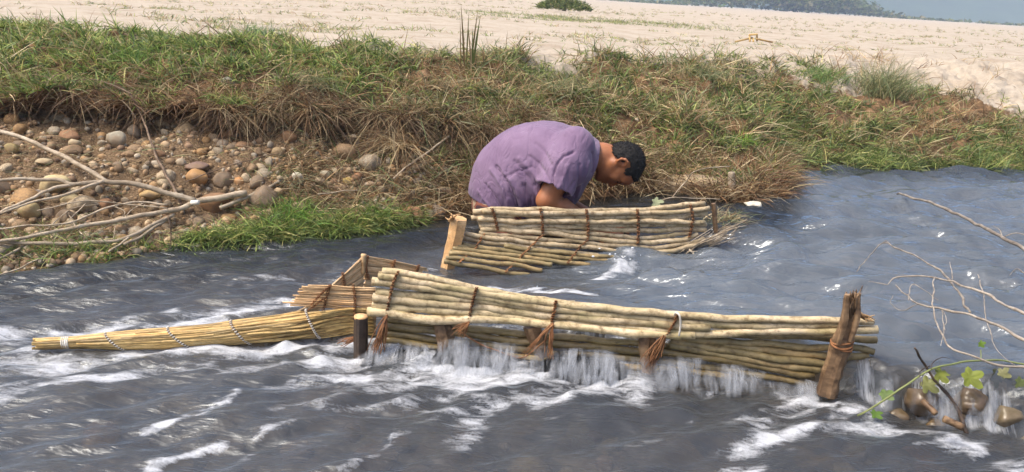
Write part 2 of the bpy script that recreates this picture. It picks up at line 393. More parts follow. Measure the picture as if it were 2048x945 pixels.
def m_water():
    m, t, b, o = mat('river_water')
    v = N(t, 'ShaderNodeTexCoord').outputs['Object']
    fo = N(t, 'ShaderNodeAttribute', attribute_name='foam').outputs['Fac']
    tu = N(t, 'ShaderNodeAttribute', attribute_name='turb').outputs['Fac']
    w1 = tex(t, 6.0, 3, 0.5, v, (1.0, 3.0, 1, 0.10), 0.4); w2 = tex(t, 20, 2, 0.5, v, (1.0, 2.8, 1, 0.14), .3)
    s1 = tex(t, 30, 4, 0.6, v, (0.55, 2.3, 1, 0.35), 0.6)          # streaks along the flow
    h = math_(t, 'ADD', math_(t, 'MULTIPLY', w1, 0.9), math_(t, 'MULTIPLY', w2, 0.16))
    h = math_(t, 'ADD', h, math_(t, 'MULTIPLY', math_(t, 'MULTIPLY', s1, tu), 0.22))
    bn = N(t, 'ShaderNodeBump'); bn.inputs['Distance'].default_value = 0.036; t.links.new(math_(t, 'MULTIPLY_ADD', tu, -0.45, 0.95), bn.inputs['Strength'])
    t.links.new(h, bn.inputs['Height'])
    tr = N(t, 'ShaderNodeBsdfTransparent'); tr.inputs['Color'].default_value = (0.62, 0.64, 0.62, 1)
    df = N(t, 'ShaderNodeBsdfDiffuse'); dp = N(t, 'ShaderNodeAttribute', attribute_name='bank_refl').outputs['Fac']; t.links.new(mixc(t, dp, mixc(t, tu, (0.19, 0.225, 0.27), (0.088, 0.094, 0.103)), (0.022, 0.024, 0.022)), df.inputs['Color'])  # reflections painted into diffuse: pale sky upstream, dark bank along left channel and pool
    mk_ = N(t, 'ShaderNodeMixShader'); t.links.new(tr.outputs[0], mk_.inputs[1]); t.links.new(df.outputs[0], mk_.inputs[2])
    t.links.new(math_(t, 'MULTIPLY_ADD', tu, -0.10, 0.5), mk_.inputs[0])
    gl = N(t, 'ShaderNodeBsdfGlossy'); gl.inputs['Color'].default_value = (0.86, 0.93, 1.0, 1); t.links.new(bn.outputs[0], gl.inputs['Normal'])
    t.links.new(math_(t, 'MULTIPLY_ADD', tu, 0.18, 0.11), gl.inputs['Roughness'])
    fr = N(t, 'ShaderNodeFresnel'); fr.inputs['IOR'].default_value = 1.58; t.links.new(bn.outputs[0], fr.inputs['Normal'])
    mw = N(t, 'ShaderNodeMixShader'); t.links.new(fr.outputs[0], mw.inputs[0])
    t.links.new(mk_.outputs[0], mw.inputs[1]); t.links.new(gl.outputs[0], mw.inputs[2])
    # foam: bubbles and streaks cover the water where the attribute is high
    fa = N(t, 'ShaderNodeAttribute', attribute_name='fall').outputs['Fac']
    f1 = tex(t, 30, 5, 0.68, v, (0.5, 1.9, 1, 0.42), 0.8); f2 = tex(t, 150, 3, 0.7, v); f3 = tex(t, 1, 4, 0.65, v, (75, 9, 9))
    fl = math_(t, 'ADD', math_(t, 'MULTIPLY', f1, 0.7), math_(t, 'MULTIPLY', f2, 0.3))
    mf = N(t, 'ShaderNodeMix', data_type='FLOAT'); t.links.new(fa, mf.inputs[0]); t.links.new(fl, mf.inputs[2]); t.links.new(f3, mf.inputs[3]); ff = mf.outputs[0]
    am = math_(t, 'MINIMUM', math_(t, 'MULTIPLY', fo, 2.6), 1.0)
    fm = math_(t, 'ADD', fo, math_(t, 'MULTIPLY', math_(t, 'MULTIPLY', math_(t, 'SUBTRACT', ff, 0.5), 2.6), am))
    fac = ramp(t, fm, [(0.26, (0, 0, 0)), (0.55, (0.35, 0.35, 0.35)), (0.98, (0.95, 0.95, 0.95))])
    fd = N(t, 'ShaderNodeBsdfDiffuse'); fd.inputs['Color'].default_value = (0.62, 0.65, 0.70, 1)
    ft = N(t, 'ShaderNodeBsdfTranslucent'); ft.inputs['Color'].default_value = (0.7, 0.72, 0.74, 1)
    fb = N(t, 'ShaderNodeBump'); fb.inputs['Strength'].default_value = 0.5; fb.inputs['Distance'].default_value = 0.012
    t.links.new(ff, fb.inputs['Height']); t.links.new(fb.outputs[0], fd.inputs['Normal'])
    fx = N(t, 'ShaderNodeMixShader'); fx.inputs[0].default_value = 0.2
    t.links.new(fd.outputs[0], fx.inputs[1]); t.links.new(ft.outputs[0], fx.inputs[2])
    fin = N(t, 'ShaderNodeMixShader'); t.links.new(fac, fin.inputs[0])
    t.links.new(mw.outputs[0], fin.inputs[1]); t.links.new(fx.outputs[0], fin.inputs[2]); t.links.new(fin.outputs[0], o.inputs[0])
    return m
M['water'] = m_water()
def m_plain(name, c, rough=0.7, nscale=30, var=0.3):
    m, t, b, o = mat(name); n = tex(t, nscale, 4)
    cc = mixc(t, var, (*c,), ramp(t, n, [(0.3, (0.45, 0.45, 0.45)), (0.7, (1.3, 1.3, 1.3))]), 'MULTIPLY')
    t.links.new(cc, b.inputs['Base Color']); b.inputs['Roughness'].default_value = rough; bump(t, b, n, 0.2, 0.004); return m

# ================================================================== SETTING
# ---- bank: lines along the river (x -> y, z), from the toe under water to the sand behind the bank
BX = np.array([-14, -4, -2.3, -1.74, -1.25, -0.7, -0.2, 0.5, 0.85, 1.12, 1.42, 1.6, 2.6, 4.5, 9, 30.])
WY = np.array([-3.5, 1.0, 2.10, 2.50, 2.90, 3.20, 3.66, 3.92, 3.88, 3.72, 4.05, 4.62, 4.95, 5.3, 6.2, 9.5])
BASEY = np.array([0.2, 3.05, 3.40, 3.52, 3.70, 3.82, 3.92, 4.15, 4.2, 4.28, 4.5, 4.85, 5.25, 5.8, 7.0, 10.6])
BASEZ = np.array([.33, .33, .33, .33, .33, .29, .20, .20, .2, .19, .19, .20, .24, .25, .25, .25])
LIPD = np.array([.0, .0, -.03, -.05, -.05, -.02, .08, .14, .15, .15, .16, .18, .22, .25, .3, .3])
LIPZ = np.array([.44, .44, .44, .43, .43, .42, .37, .36, .35, .35, .36, .37, .40, .42, .45, .45])
TOPY = np.array([2.0, 4.3, 4.45, 4.5, 4.55, 4.6, 4.65, 4.95, 5.15, 5.3, 5.5, 5.7, 6.56, 7.49, 9.6, 15])
def level_bank(x): return 0.10 * sstep(-0.6, 0.4, x)
def li(x, A): return np.interp(x, BX, A)
def sandz(x, y):
    return 0.66 + 0.030 * fbm(x * 0.45, y * 0.6, 0, 3, 3) + 0.016 * fbm(x * 2.2, y * 2.2, 0, 5, 3)
NV = 9
def bank_lines(x):
    """arrays (len(x), NV) of y and z for the rows of the bank"""
    W = li(x, WY); wl = level_bank(x); by, bz = li(x, BASEY), li(x, BASEZ); ld, lz = li(x, LIPD), li(x, LIPZ); ty = li(x, TOPY)
    sh = W + 0.28 * (by - W)
    Y = np.stack([W - 0.55, W, sh, by - 0.06, by + ld, by + ld + (ty - by - ld) * 0.42, ty, ty + 0.7, ty + 2.4], -1)
    Z = np.stack([wl - 0.34, wl - 0.012, wl + 0.05 + 0.0 * x, bz, lz, lz + 0.13, np.full_like(x, 0.665), np.full_like(x, 0.665), np.full_like(x, 0.63)], -1)
    return Y, Z
def bank_point(x, v, rough=1.0):
    x = np.asarray(x, float); v = np.clip(np.asarray(v, float), 0, NV - 1.001)
    Y, Z = bank_lines(x); k = np.floor(v).astype(int); f = v - k
    g = lambda A, i: np.take_along_axis(A, np.clip(i, 0, NV - 1)[..., None], -1)[..., 0]
    fs = f
    y = g(Y, k) * (1 - fs) + g(Y, k + 1) * fs; z = g(Z, k) * (1 - fs) + g(Z, k + 1) * fs
    # undercut below the lip
    uc = sstep(0.15, -0.75, x) * np.exp(-((v - 3.35) / 0.38) ** 2)
    y = y + uc * (0.27 + 0.12 * fbm(x * 3.1, 4.0, 0, 9, 2))
    # irregular plan line and lumps
    wall = np.exp(-((v - 4.2) / 1.3) ** 2)
    y = y + rough * (0.10 * fbm(x * 1.9, v * 0.35, 0, 21, 3) * wall + 0.05 * fbm(x * 6, v * 1.3, 0, 22, 3) * wall)
    amp = np.interp(v, [0, 1, 1.6, 3, 4, 5.5, 6.3, 8], [.02, .008, .03, .045, .06, .07, .03, 0.0])
    z = z + rough * amp * (fbm(x * 4.2, y * 4.2, v * .4, 31, 4) + 0.35 * fbm(x * 17, y * 17, v, 33, 3))
    z = np.where(v > 6, z * np.clip(7 - v, 0, 1) + (sandz(x, y) + np.interp(v, [6, 7, 8], [0.005, 0.012, -0.05])) * np.clip(v - 6, 0, 1), z)
    return np.stack([x, y, z], -1)
xs = np.concatenate([np.linspace(-14, -3.2, 40)[:-1], np.linspace(-3.2, 3.6, 520), np.linspace(3.6, 9, 140)[1:], np.linspace(9, 30, 70)[1:]])
vs = np.concatenate([np.linspace(0, 1, 8)[:-1], np.linspace(1, 3, 50)[:-1], np.linspace(3, 4, 46)[:-1], np.linspace(4, 6.3, 100)[:-1], np.linspace(6.3, 8, 30)])
XX, VV = np.meshgrid(xs, vs, indexing='ij')
BP = bank_point(XX, VV)
def gridfaces(n, m):
    i = np.arange(n - 1)[:, None] * m; j = np.arange(m - 1)[None, :]
    return np.stack([i + j, i + m + j, i + m + j + 1, i + j + 1], -1).reshape(-1, 4)
def sand_mask(x, v):
    rgt = sstep(0.9, 2.4, x)
    th = 5.75 - 0.8 * rgt - 1.3 * sstep(2.6, 3.6, x)
    return sstep(th - 0.35, th + 0.35, v + 0.55 * fbm(x * 2.4, v * 0.9, 0, 44, 3))
grv = sstep(-0.1, -0.45, XX) * sstep(0.6, 1.2, VV) * sstep(3.5, 3.0, VV)
bank = mk('river_bank', BP.reshape(-1, 3), gridfaces(len(xs), len(vs)), M['ground'], attrs={'sand': sand_mask(XX, VV).ravel(), 'gravel': grv.ravel()})
kind(bank, 'structure')
# smooth height of the bank for resting things on it (no undercut)
def ground_z(x, y):
    Y, Z = bank_lines(np.atleast_1d(np.asarray(x, float)))
    Y = np.maximum.accumulate(Y + np.arange(NV) * 1e-4, axis=1); yy = np.atleast_1d(np.asarray(y, float))
    k = np.clip((Y <= yy[:, None]).sum(1) - 1, 0, NV - 2); i = np.arange(len(yy))
    f = np.clip((yy - Y[i, k]) / (Y[i, k + 1] - Y[i, k]), 0, 1); out = Z[i, k] * (1 - f) + Z[i, k + 1] * f
    r = np.array(out); return r if np.ndim(x) else float(r[0])
def hit(px, py, lift=0.0):
    """where the sight line through a pixel meets the bank (raised by lift)"""
    d = ray(px, py); d = d / np.linalg.norm(d)
    ts = np.arange(1.6, 12, 0.01); P = CAM + d * ts[:, None]
    g = np.maximum(ground_z(P[:, 0], P[:, 1]), level_bank(P[:, 0])) + lift
    k = np.argmax(P[:, 2] < g); return P[k]

# ---- sand plain to the horizon
us = np.linspace(-2.6, 2.6, 200); ys = 4.6 + np.geomspace(0.4, 1200, 190) - 0.4
UU, YY = np.meshgrid(us, ys, indexing='ij'); SX = UU * (YY + 4); SY = YY
SZ = np.where(SY < 40, sandz(SX, SY), 0.66 + 0.02 * noise(SX * .05, SY * .05, 0, 3)) - 0.02
ty = np.interp(SX, BX, TOPY); SZ = np.where(SY < ty + 0.9, SZ - 3.0, SZ)
sm = np.ones_like(SX) - 0.35 * sstep(0.15, 0.5, fbm(SX * .35, SY * .35, 0, 61, 3)) * sstep(9, 14, SY)
o = mk('sand_flat', np.stack([SX, SY, SZ], -1).reshape(-1, 3), gridfaces(200, 190), M['ground'], attrs={'sand': sm.ravel(), 'gravel': np.zeros(SX.size)})
kind(o, 'structure')

# ---- water: levels, waves, foam
LX = np.array([-20, -0.46, -0.40, 0.92, 1.02, 1.36, 2.5, 8, 30.]); LY = np.array([2.13, 2.13, 2.13, 2.06, 2.0, 1.85, 1.3, -1.2, -9])
def yline(x): return np.interp(x, LX, LY)
def level(x, y):
    U = 0.105 * (sstep(-0.5, 0.2, x) * sstep(2.5, 2.25, y) + sstep(-0.35, 1.0, x) * sstep(2.25, 2.5, y) + .0)
    U = U * (1 - .9 * np.exp(-((y - (2.74 + .24 * (x + .2))) / .22) ** 2) * sstep(1.05, .55, x))
    dl = y - yline(x) + 0.02 * noise(x * 14, 0, 0, 77)
    return U * sstep(-0.055, 0.02, dl)
def water_h(x, y):
    L = level(x, y); dl = y - yline(x)
    up = sstep(-0.02, 0.15, dl) * sstep(-0.2, 0.5, x)
    dn = 1 - up
    calm = sstep(3.15, 3.5, y) * sstep(1.3, 0.9, x)
    # upstream ripples, crests lying across the view
    h = up * (1 - 0.75 * calm) * (0.050 * fbm(x * 2.4 + 0.8 * y, y * 6.0, 0, 101, 2) + 0.030 * fbm(x * 5 + y, y * 14, 0, 103, 2))
    # running water downstream: streaks along the current
    c, s = math.cos(0.42), math.sin(0.42); a = x * c + y * s; b = -x * s + y * c
    near = np.exp(-np.clip(-dl, 0, 9) / 0.22) * sstep(-1.2, -0.4, x) * sstep(1.2, 0.9, x) * (dl < 0.06)
    h = h + dn * (0.024 * fbm(a * 2.6, b * 7.0, 0, 111, 3) + 0.010 * fbm(a * 6, b * 18, 0, 113, 2))
    sp = at(1246, 514, .06); h = h + 0.035 * np.exp(-((x - sp[0]) / .05) ** 2 - ((y - sp[1]) / .03) ** 2) * (1 + .8 * noise(x * 40, y * 40, 0, 119))
    h = h + near * 0.026 * fbm(x * 7, y * 10, 0, 117, 3)
    # hump of the chute pouring into the trap mouth
    h = h + 0.035 * np.exp(-((x - 0.10) / 0.20) ** 2 - ((y - 2.36) / 0.10) ** 2)
    return L + h
def seg_dist(X, Y, P):
    best = np.full(X.shape, 1e6)
    for (ax, ay), (bx, by) in zip(P[:-1], P[1:]):
        dx, dy = bx - ax, by - ay; t = np.clip(((X - ax) * dx + (Y - ay) * dy) / (dx * dx + dy * dy + 1e-9), 0, 1)
        best = np.minimum(best, np.hypot(X - ax - t * dx, Y - ay - t * dy))
    return best
FOAM = [([(-60, 715), (100, 745), (230, 735), (320, 715)], 0.10, 0.55), ([(250, 655), (420, 640), (520, 618), (610, 600)], 0.06, 0.65), ([(620, 735), (800, 755), (1000, 765), (1220, 768)], 0.11, 0.62),
    # (pixel polyline, half width m, strength): where the photograph shows white water
    ([(-120, 660), (0, 676), (60, 700), (110, 735), (60, 770), (-60, 800)], 0.055, 0.75),
    ([(100, 735), (160, 762), (230, 752), (285, 715), (300, 700)], 0.05, 0.85),
    ([(0, 790), (80, 775), (170, 768)], 0.03, 0.7), ([(-20, 745), (60, 735)], 0.04, 0.5),
    ([(270, 702), (400, 704), (560, 692), (700, 690)], 0.05, 1.2),
    ([(330, 720), (450, 735), (560, 720)], 0.03, 0.45),
    ([(120, 668), (260, 650), (420, 640), (500, 622), (560, 606), (606, 600)], 0.04, 1.15),
    ([(540, 612), (600, 602)], 0.06, 1.0), ([(60, 655), (200, 668)], 0.02, 0.6), ([(340, 625), (370, 650)], 0.02, 0.6),
    ([(690, 700), (760, 712), (830, 720), (950, 728), (1080, 738), (1180, 742), (1250, 748)], 0.08, 1.15),
    ([(640, 735), (760, 755), (900, 765), (1050, 760), (1150, 775), (1250, 775)], 0.07, 0.95),
    ([(560, 770), (640, 750)], 0.04, 0.5), ([(700, 770), (640, 810), (720, 805), (830, 800)], 0.03, 0.6),
    ([(880, 790), (1000, 800), (960, 850), (925, 885)], 0.03, 0.62), ([(1000, 785), (1110, 805), (1180, 790), (1290, 770)], 0.035, 0.68),
    ([(760, 830), (860, 822), (960, 830), (1060, 812)], 0.025, 0.55),
    ([(285, 862), (340, 850), (400, 830), (445, 805), (472, 783)], 0.014, 0.9),
    ([(285, 945), (340, 925), (400, 898), (430, 886)], 0.014, 0.85), ([(450, 925), (520, 885), (575, 855)], 0.012, 0.7),
    ([(690, 945), (760, 905), (800, 880), (850, 865)], 0.013, 0.65), ([(780, 880), (830, 865)], 0.012, 0.8),
    ([(210, 790), (290, 780)], 0.012, 0.5), ([(880, 850), (960, 835), (1010, 800)], 0.02, 0.5),
    ([(1470, 945), (1500, 905), (1540, 875), (1610, 850), (1700, 845), (1770, 862)], 0.035, 0.9),
    ([(1590, 790), (1640, 805), (1700, 825), (1760, 848)], 0.045, 0.95), ([(1480, 850), (1560, 830), (1640, 820)], 0.03, 0.55),
    ([(1880, 880), (1950, 900), (2010, 930), (2090, 960)], 0.035, 0.85), ([(1780, 862), (1900, 880)], 0.02, 0.7),
    ([(1240, 745), (1330, 752), (1450, 760)], 0.028, 0.6),
    ([(1230, 770), (1290, 760)], 0.03, 0.7)]
FOAMU = [  # on the water coming through the funnel, level about 0.06
    ([(1010, 560), (1080, 572), (1130, 590), (1160, 602)], 0.06, 1.3), ([(850, 545), (920, 552), (990, 560), (1040, 566)], 0.05, 0.9),
    ([(880, 570), (980, 580), (1060, 590)], 0.05, 0.5), ([(735, 512), (800, 510), (880, 517)], 0.04, 0.66),
    ([(690, 530), (640, 548), (600, 570)], 0.03, 0.45), ([(800, 530), (880, 535)], 0.03, 0.6),
    ([(1190, 535), (1230, 525), (1275, 515)], 0.025, 1.1), ([(1235, 520), (1262, 508)], 0.03, 1.2), ([(430, 545), (520, 530), (600, 535)], 0.02, 0.4), ([(640, 600), (720, 590), (780, 575)], 0.06, 0.5)]
def foam_f(x, y):
    f = np.zeros_like(x)
    wx = x + 0.035 * fbm(x * 7, y * 7, 0, 201, 3); wy = y + 0.035 * fbm(x * 7, y * 7, 5, 203, 3)
    for lst, z in ((FOAM, 0.0), (FOAMU, 0.05)):
        for P, wd, s in lst:
            Q = [tuple(at(px, py, z)[:2]) for px, py in P]; d = seg_dist(wx, wy, Q)
            f = np.maximum(f, s * np.exp(-(d / (wd * 1.25)) ** 2))
    c, s = math.cos(0.42), math.sin(0.42); a = x * c + y * s; b = -x * s + y * c
    st = fbm(a * 5 + .3 * noise(x * 9, y * 9, 0, 231), b * 17, 0, 233, 4)          # strands drawn out by the current
    f = f * np.clip(.72 + 1.1 * st, .12, 1.15)
    # scattered flecks downstream
    dl = y - yline(x)
    fl = sstep(0.10, 0.5, fbm(a * 4.5, b * 13, 0, 215, 4)) * sstep(0.05, -0.1, dl) * np.exp(-np.clip(-dl - 0.1, 0, 9) / 0.5)
    f = np.maximum(f, 0.6 * fl * np.clip(.6 + 1.4 * st, 0, 1))
    # sheets of water falling through the fence and over the stone dam
    fall = fall_f(x, y)
    g = sstep(0.92, 0.55, x) * (0.30 + 0.8 * np.clip(noise(x * 7, 0.3, 0, 209) + 0.6 * noise(x * 24, y * 2, 0, 210), -0.4, 1)) + sstep(0.9, 1.0, x) * (0.26 + 0.9 * np.clip(noise(x * 13, 0.3, 0, 211) + .5 * noise(x * 41, y * 3, 0, 212), -0.4, 1))
    f = np.maximum(f * (1 - .6 * fall), fall * g)
    return np.clip(f, 0, 1)
def fall_f(x, y):
    return np.exp(-((y - yline(x) + 0.028) / 0.040) ** 4) * sstep(-0.48, -0.35, x)
def lin(a, b, st): return np.linspace(a, b, max(2, int(round((b - a) / st)) + 1))
wx_ = np.concatenate([-np.geomspace(14, 2.25, 24), lin(-2.2, 2.3, 0.0085), lin(2.32, 4.6, 0.03), np.geomspace(4.7, 30, 20)])
wy_ = np.concatenate([[-8, -4, -2, -0.8, 0, 0.5, 0.8, 1.0], lin(1.1, 3.4, 0.0085), lin(3.41, 5.6, 0.02), np.geomspace(5.7, 12, 12)])
WXX, WYY = np.meshgrid(wx_, wy_, indexing='ij')
fo = foam_f(WXX, WYY); dlw = WYY - yline(WXX)
turb = np.clip(1 - sstep(-0.02, 0.15, dlw) * sstep(-0.2, 0.6, WXX), 0, 1)
turb = turb * np.interp(WYY, [2.6, 3.3], [1, 0.55])
bank_refl = np.clip(sstep(-.75, -.25, WYY - li(WXX, WY)) * sstep(1.5, 1.1, WXX) + sstep(3.05, 3.3, WYY) * sstep(1.1, .8, WXX) + .6 * sstep(-.45, -.1, WYY - li(WXX, WY)), 0, 1)  # mask where the bank's dark reflection is painted into the water colour
WZ = water_h(WXX, WYY) + 0.006 * fo * (0.5 + 1.6 * fbm(WXX * 13, WYY * 20, 0, 221, 3))
o = mk('water', np.stack([WXX, WYY, WZ], -1).reshape(-1, 3), gridfaces(len(wx_), len(wy_)), M['water'], attrs={'foam': fo.ravel(), 'turb': turb.ravel(), 'fall': fall_f(WXX, WYY).ravel(), 'bank_refl': bank_refl.ravel()})
kind(o, 'structure')

# ---- river bed
bx_ = np.concatenate([-np.geomspace(14, 2.6, 14), lin(-2.5, 5, 0.03), np.geomspace(5.1, 30, 16)]); by_ = np.concatenate([[-8, -3, 0], lin(0.8, 6, 0.03), [7, 9, 12]])
RX, RY = np.meshgrid(bx_, by_, indexing='ij')
def bed_z(x, y):
    d = 0.15 + 0.10 * sstep(-0.05, 0.1, y - yline(x)) * sstep(-.4, .3, x) + 0.17 * np.exp(-((x - 0.05) / 0.5) ** 2 - ((y - 3.35) / 0.35) ** 2)
    return level(x, y) - d + 0.03 * fbm(x * 3, y * 3, 0, 71, 4)
bed = mk('river_bed', np.stack([RX, RY, bed_z(RX, RY)], -1).reshape(-1, 3), gridfaces(len(bx_), len(by_)), M['bed'])
kind(bed, 'structure')

# ---- far hill and wooded fringe, seen through haze
hx = np.linspace(-900, 1500, 160); hy = np.linspace(0, 1, 14)
HX, HT = np.meshgrid(hx, hy, indexing='ij')
HZ = np.sin(HT * np.pi / 2) * (30 + 9 * fbm(HX * 0.008, 0, 0, 81, 4)); HY = 330 + HT * 140 + 25 * fbm(HX * .01, 1.0, 0, 83, 3)
M['hill'] = m_plain('far_forest_hill', (0.045, 0.075, 0.04), 0.9, 0.08, 0.6)
o = mk('hill', np.stack([HX, HY, HZ], -1).reshape(-1, 3), gridfaces(160, 14), M['hill']); kind(o, 'structure')

# ================================================================== STICK FENCES AND FISH TRAP
def sticks(parent, rows, a, b, matname, off0=0.0, seed0=0, jit=0.004, name='stick'):
    """rows: (pixel polyline, radius px [, extra offset towards viewer])"""
    for i, row in enumerate(rows):
        P, rp = row[0], row[1]; ex = row[2] if len(row) > 2 else 0.0
        W = [on_plane(px, py, a, b, off0 + ex + jit * math.sin(i * 2.3)) for px, py in P]
        r = [.93 * rp * mpx(q) * (1.0 - 0.12 * k / max(1, len(W) - 1)) for k, q in enumerate(W)]
        V, Fs = tube(W, r, n=40, k=9, wob=0.006 if matname != 'stick' else .0045, rw=0.16, seed=seed0 + i)
        mk(name, V, Fs, M[matname], parent)
def strand(acc, P, r, seed=0, wob=0.004, k=5, n=None):
    V, Fs = tube(P, r, n=n or 4 * len(P) + 4, k=k, wob=wob, seed=seed); acc.add(V, Fs)
def lashing(parent, px, a, b, off=0.02, r=2.0, mname='fibre', loops=3, seed=0, name='lashing', bulge=0.010):
    """cord wound up and down across the sticks along a pixel polyline"""
    acc = Acc(); C = catmull(np.array([[*p, 0] for p in px], float), 40)[:, :2]
    for l in range(loops):
        W = []
        for i, (x, y) in enumerate(C):
            t = i / 39 * (len(px) * 3.2) * math.pi
            W.append(on_plane(x + 2.4 * math.sin(t + l * 2.1), y, a, b, off + bulge * math.sin(2.0 * t + l)))
        W = np.array(W); strand(acc, W, r * mpx(W[0]), seed + l, 0.002, 5, 60)
    return acc.build(name, M[mname], parent)
def tassel(parent, p0, p1, a, b, n=16, spread=14, off=0.035, seed=0, mname='fibre', name='fibre_tassel', r=1.1):
    acc = Acc(); rs = np.random.default_rng(seed)
    for i in range(n):
        e = np.array(p1) + rs.normal(0, spread, 2) * (1, 0.55); m = (np.array(p0) + e) / 2 + rs.normal(0, spread * 0.35, 2)
        q = [on_plane(*p0, a, b, off), on_plane(*m, a, b, off + rs.uniform(0, .03)), on_plane(*e, a, b, off + rs.uniform(-.01, .04))]
        strand(acc, q, [r * 1.4 * mpx(q[0]), r * mpx(q[0]), 0.4 * r * mpx(q[0])], seed + i, 0.008, 4, 14)
    return acc.build(name, M[mname], parent)
def stake(parent, P, R, a, b, off, mname, seed=0, k=14, rw=0.10, name='stake', n=30):
    W = [on_plane(x, y, a, b, off) for x, y in P]; r = [q * mpx(W[0]) for q in R]
    V, Fs = tube(W, r, n=n, k=k, wob=0.002, rw=rw * .6, seed=seed)
    C = np.repeat(V[:n * k].reshape(n, k, 3).mean(1), k, 0); ang = np.tile(np.arange(k), n); rs_ = np.random.default_rng(seed + 9)
    g = 1 + rw * 1.5 * rs_.normal(0, 1, k)[ang]; V[:n * k] = C + (V[:n * k] - C) * np.clip(g, .86, 1.2)[:, None]      # lengthwise ridges and splits
    return mk(name, V, Fs, M[mname], parent, False)

# ---------------- front fence
A0, A1 = (-0.40, 2.13), (0.92, 2.06)
ff = empty('stick_fence', (0.25, 2.1, 0.0), 'long pale stick fence across the rushing water in front of the man', 'fence', 'stick fences of the fishing weir')
up = [
 ([(765, 542), (799, 546), (848, 554), (890, 563), (954, 577), (1000, 586), (1047, 594), (1096, 601), (1150, 607)], 7.5),
 ([(756, 551), (797, 557), (848, 567), (890, 574), (950, 584), (1000, 592), (1058, 600), (1112, 607), (1198, 615), (1268, 622), (1349, 630), (1400, 634), (1520, 639), (1685, 641), (1745, 643)], 9.0),
 ([(746, 563), (785, 568), (848, 577), (890, 584), (945, 592), (1000, 602), (1060, 611), (1112, 618), (1160, 624), (1230, 634)], 9.5, 0.006),
 ([(752, 584), (800, 589), (870, 595), (954, 601), (1000, 607), (1058, 614), (1112, 619), (1198, 627), (1290, 637), (1400, 648), (1520, 652), (1640, 650), (1700, 651)], 10, -0.004),
 ([(746, 595), (800, 601), (870, 608), (943, 613), (1000, 620), (1058, 628), (1112, 633), (1200, 640), (1300, 648), (1345, 652), (1420, 655)], 10, 0.004),
 ([(745, 612), (800, 616), (870, 620), (941, 623), (1000, 631), (1060, 638), (1112, 642), (1200, 651), (1290, 660), (1400, 667), (1450, 667), (1520, 663), (1620, 661), (1690, 662), (1757, 659)], 10.5, 0.006),
 ([(735, 623), (780, 626), (815, 633), (850, 640), (900, 640), (960, 637), (1030, 643), (1110, 650), (1200, 659), (1300, 668), (1390, 672)], 10.5, 0.008),
]
sticks(ff, up, A0, A1, 'stick', 0.045, 10)
for e, (px, py) in enumerate([(765, 542), (756, 551), (746, 563), (752, 584), (746, 595), (745, 612), (735, 623)]): pass
low = [
 ([(1400, 668), (1455, 668), (1556, 672), (1671, 676), (1752, 680)], 9.0),
 ([(1361, 674), (1390, 677), (1520, 687), (1664, 696), (1710, 697), (1747, 706)], 8.5),
 ([(1345, 676), (1448, 690), (1556, 702), (1660, 713), (1732, 714)], 9.5, 0.004),
 ([(1340, 682), (1412, 695), (1520, 712), (1600, 722), (1655, 729)], 9.5, 0.008),
 ([(1335, 690), (1412, 704), (1484, 716), (1574, 733), (1640, 741)], 8.5, 0.012)]
sticks(ff, low, A0, A1, 'stick_olive', 0.02, 40)
wet = [
 ([(768, 640), (880, 650), (1000, 664), (1120, 674), (1240, 684), (1345, 694)], 8.5),
 ([(766, 652), (880, 664), (1000, 678), (1120, 690), (1240, 700), (1345, 708), (1470, 726), (1628, 752)], 8.5, 0.006),
 ([(764, 666), (880, 680), (1000, 694), (1120, 706), (1240, 716), (1345, 724), (1470, 742), (1620, 766)], 8.5, 0.012),
 ([(764, 680), (880, 696), (1000, 710), (1120, 722), (1240, 732), (1345, 740), (1470, 756)], 8.0, 0.018)]
sticks(ff, wet, A0, A1, 'stick_wet', 0.022, 60)
lashing(ff, [(797, 543), (786, 566), (780, 596), (772, 632)], A0, A1, 0.060, 1.1, seed=1)
lashing(ff, [(954, 575), (947, 596), (942, 622), (936, 646)], A0, A1, 0.060, 1.1, seed=2)
lashing(ff, [(1112, 602), (1108, 624), (1103, 650)], A0, A1, 0.060, 1.3, seed=3)
lashing(ff, [(1356, 629), (1346, 650), (1335, 670)], A0, A1, 0.060, 1.0, seed=4)
tassel(ff, (772, 634), (752, 708), A0, A1, 26, 9, 0.075, 5)
tassel(ff, (936, 646), (918, 668), A0, A1, 14, 8, 0.07, 6)
tassel(ff, (1104, 650), (1100, 716), A0, A1, 12, 6, 0.07, 7)
tassel(ff, (1104, 650), (1050, 712), A0, A1, 5, 3, 0.075, 8)
tassel(ff, (1330, 668), (1300, 730), A0, A1, 22, 13, 0.06, 9)
tassel(ff, (725, 672), (680, 690), A0, A1, 10, 7, 0.05, 10)
acc = Acc(); W = [on_plane(x, y, A0, A1, .07) for x, y in [(915, 662), (960, 688), (1010, 708), (1042, 716), (1070, 700), (1095, 680)]]
strand(acc, W, 1.6 * mpx(W[0]), 3, 0.004, 5, 40); acc.build('fibre_string', M['fibre'], ff)
acc = Acc(); W = [on_plane(x, y, A0, A1, q) for x, y, q in [(1348, 632, .05), (1352, 626, .075), (1359, 632, .082), (1361, 650, .08), (1358, 672, .075)]]
strand(acc, W, 2.0 * mpx(W[0]), 4, 0.0, 6, 30); acc.build('cord_loop', M['white_cord'], ff)['label'] = 'white cord loop over the top sticks'
stake(ff, [(722, 634), (722, 665), (723, 720)], [14, 14.5, 15], A0, A1, 0.065, 'bark_dark', 21, rw=0.06)
W0 = on_plane(722, 633.2, A0, A1, 0.065); V, Fs = tube([W0 - [0, 0, .006], W0 + [0, 0, .0015]], 14 * mpx(W0) * 1.0, n=3, k=14); mk('cut_end', V, Fs, M['cutwood'], ff)['label'] = 'pale sawn top of the short stake'
stake(ff, [(880, 640), (888, 670), (893, 700), (898, 740)], [16, 17, 18, 19], A0, A1, 0.035, 'stake', 22)
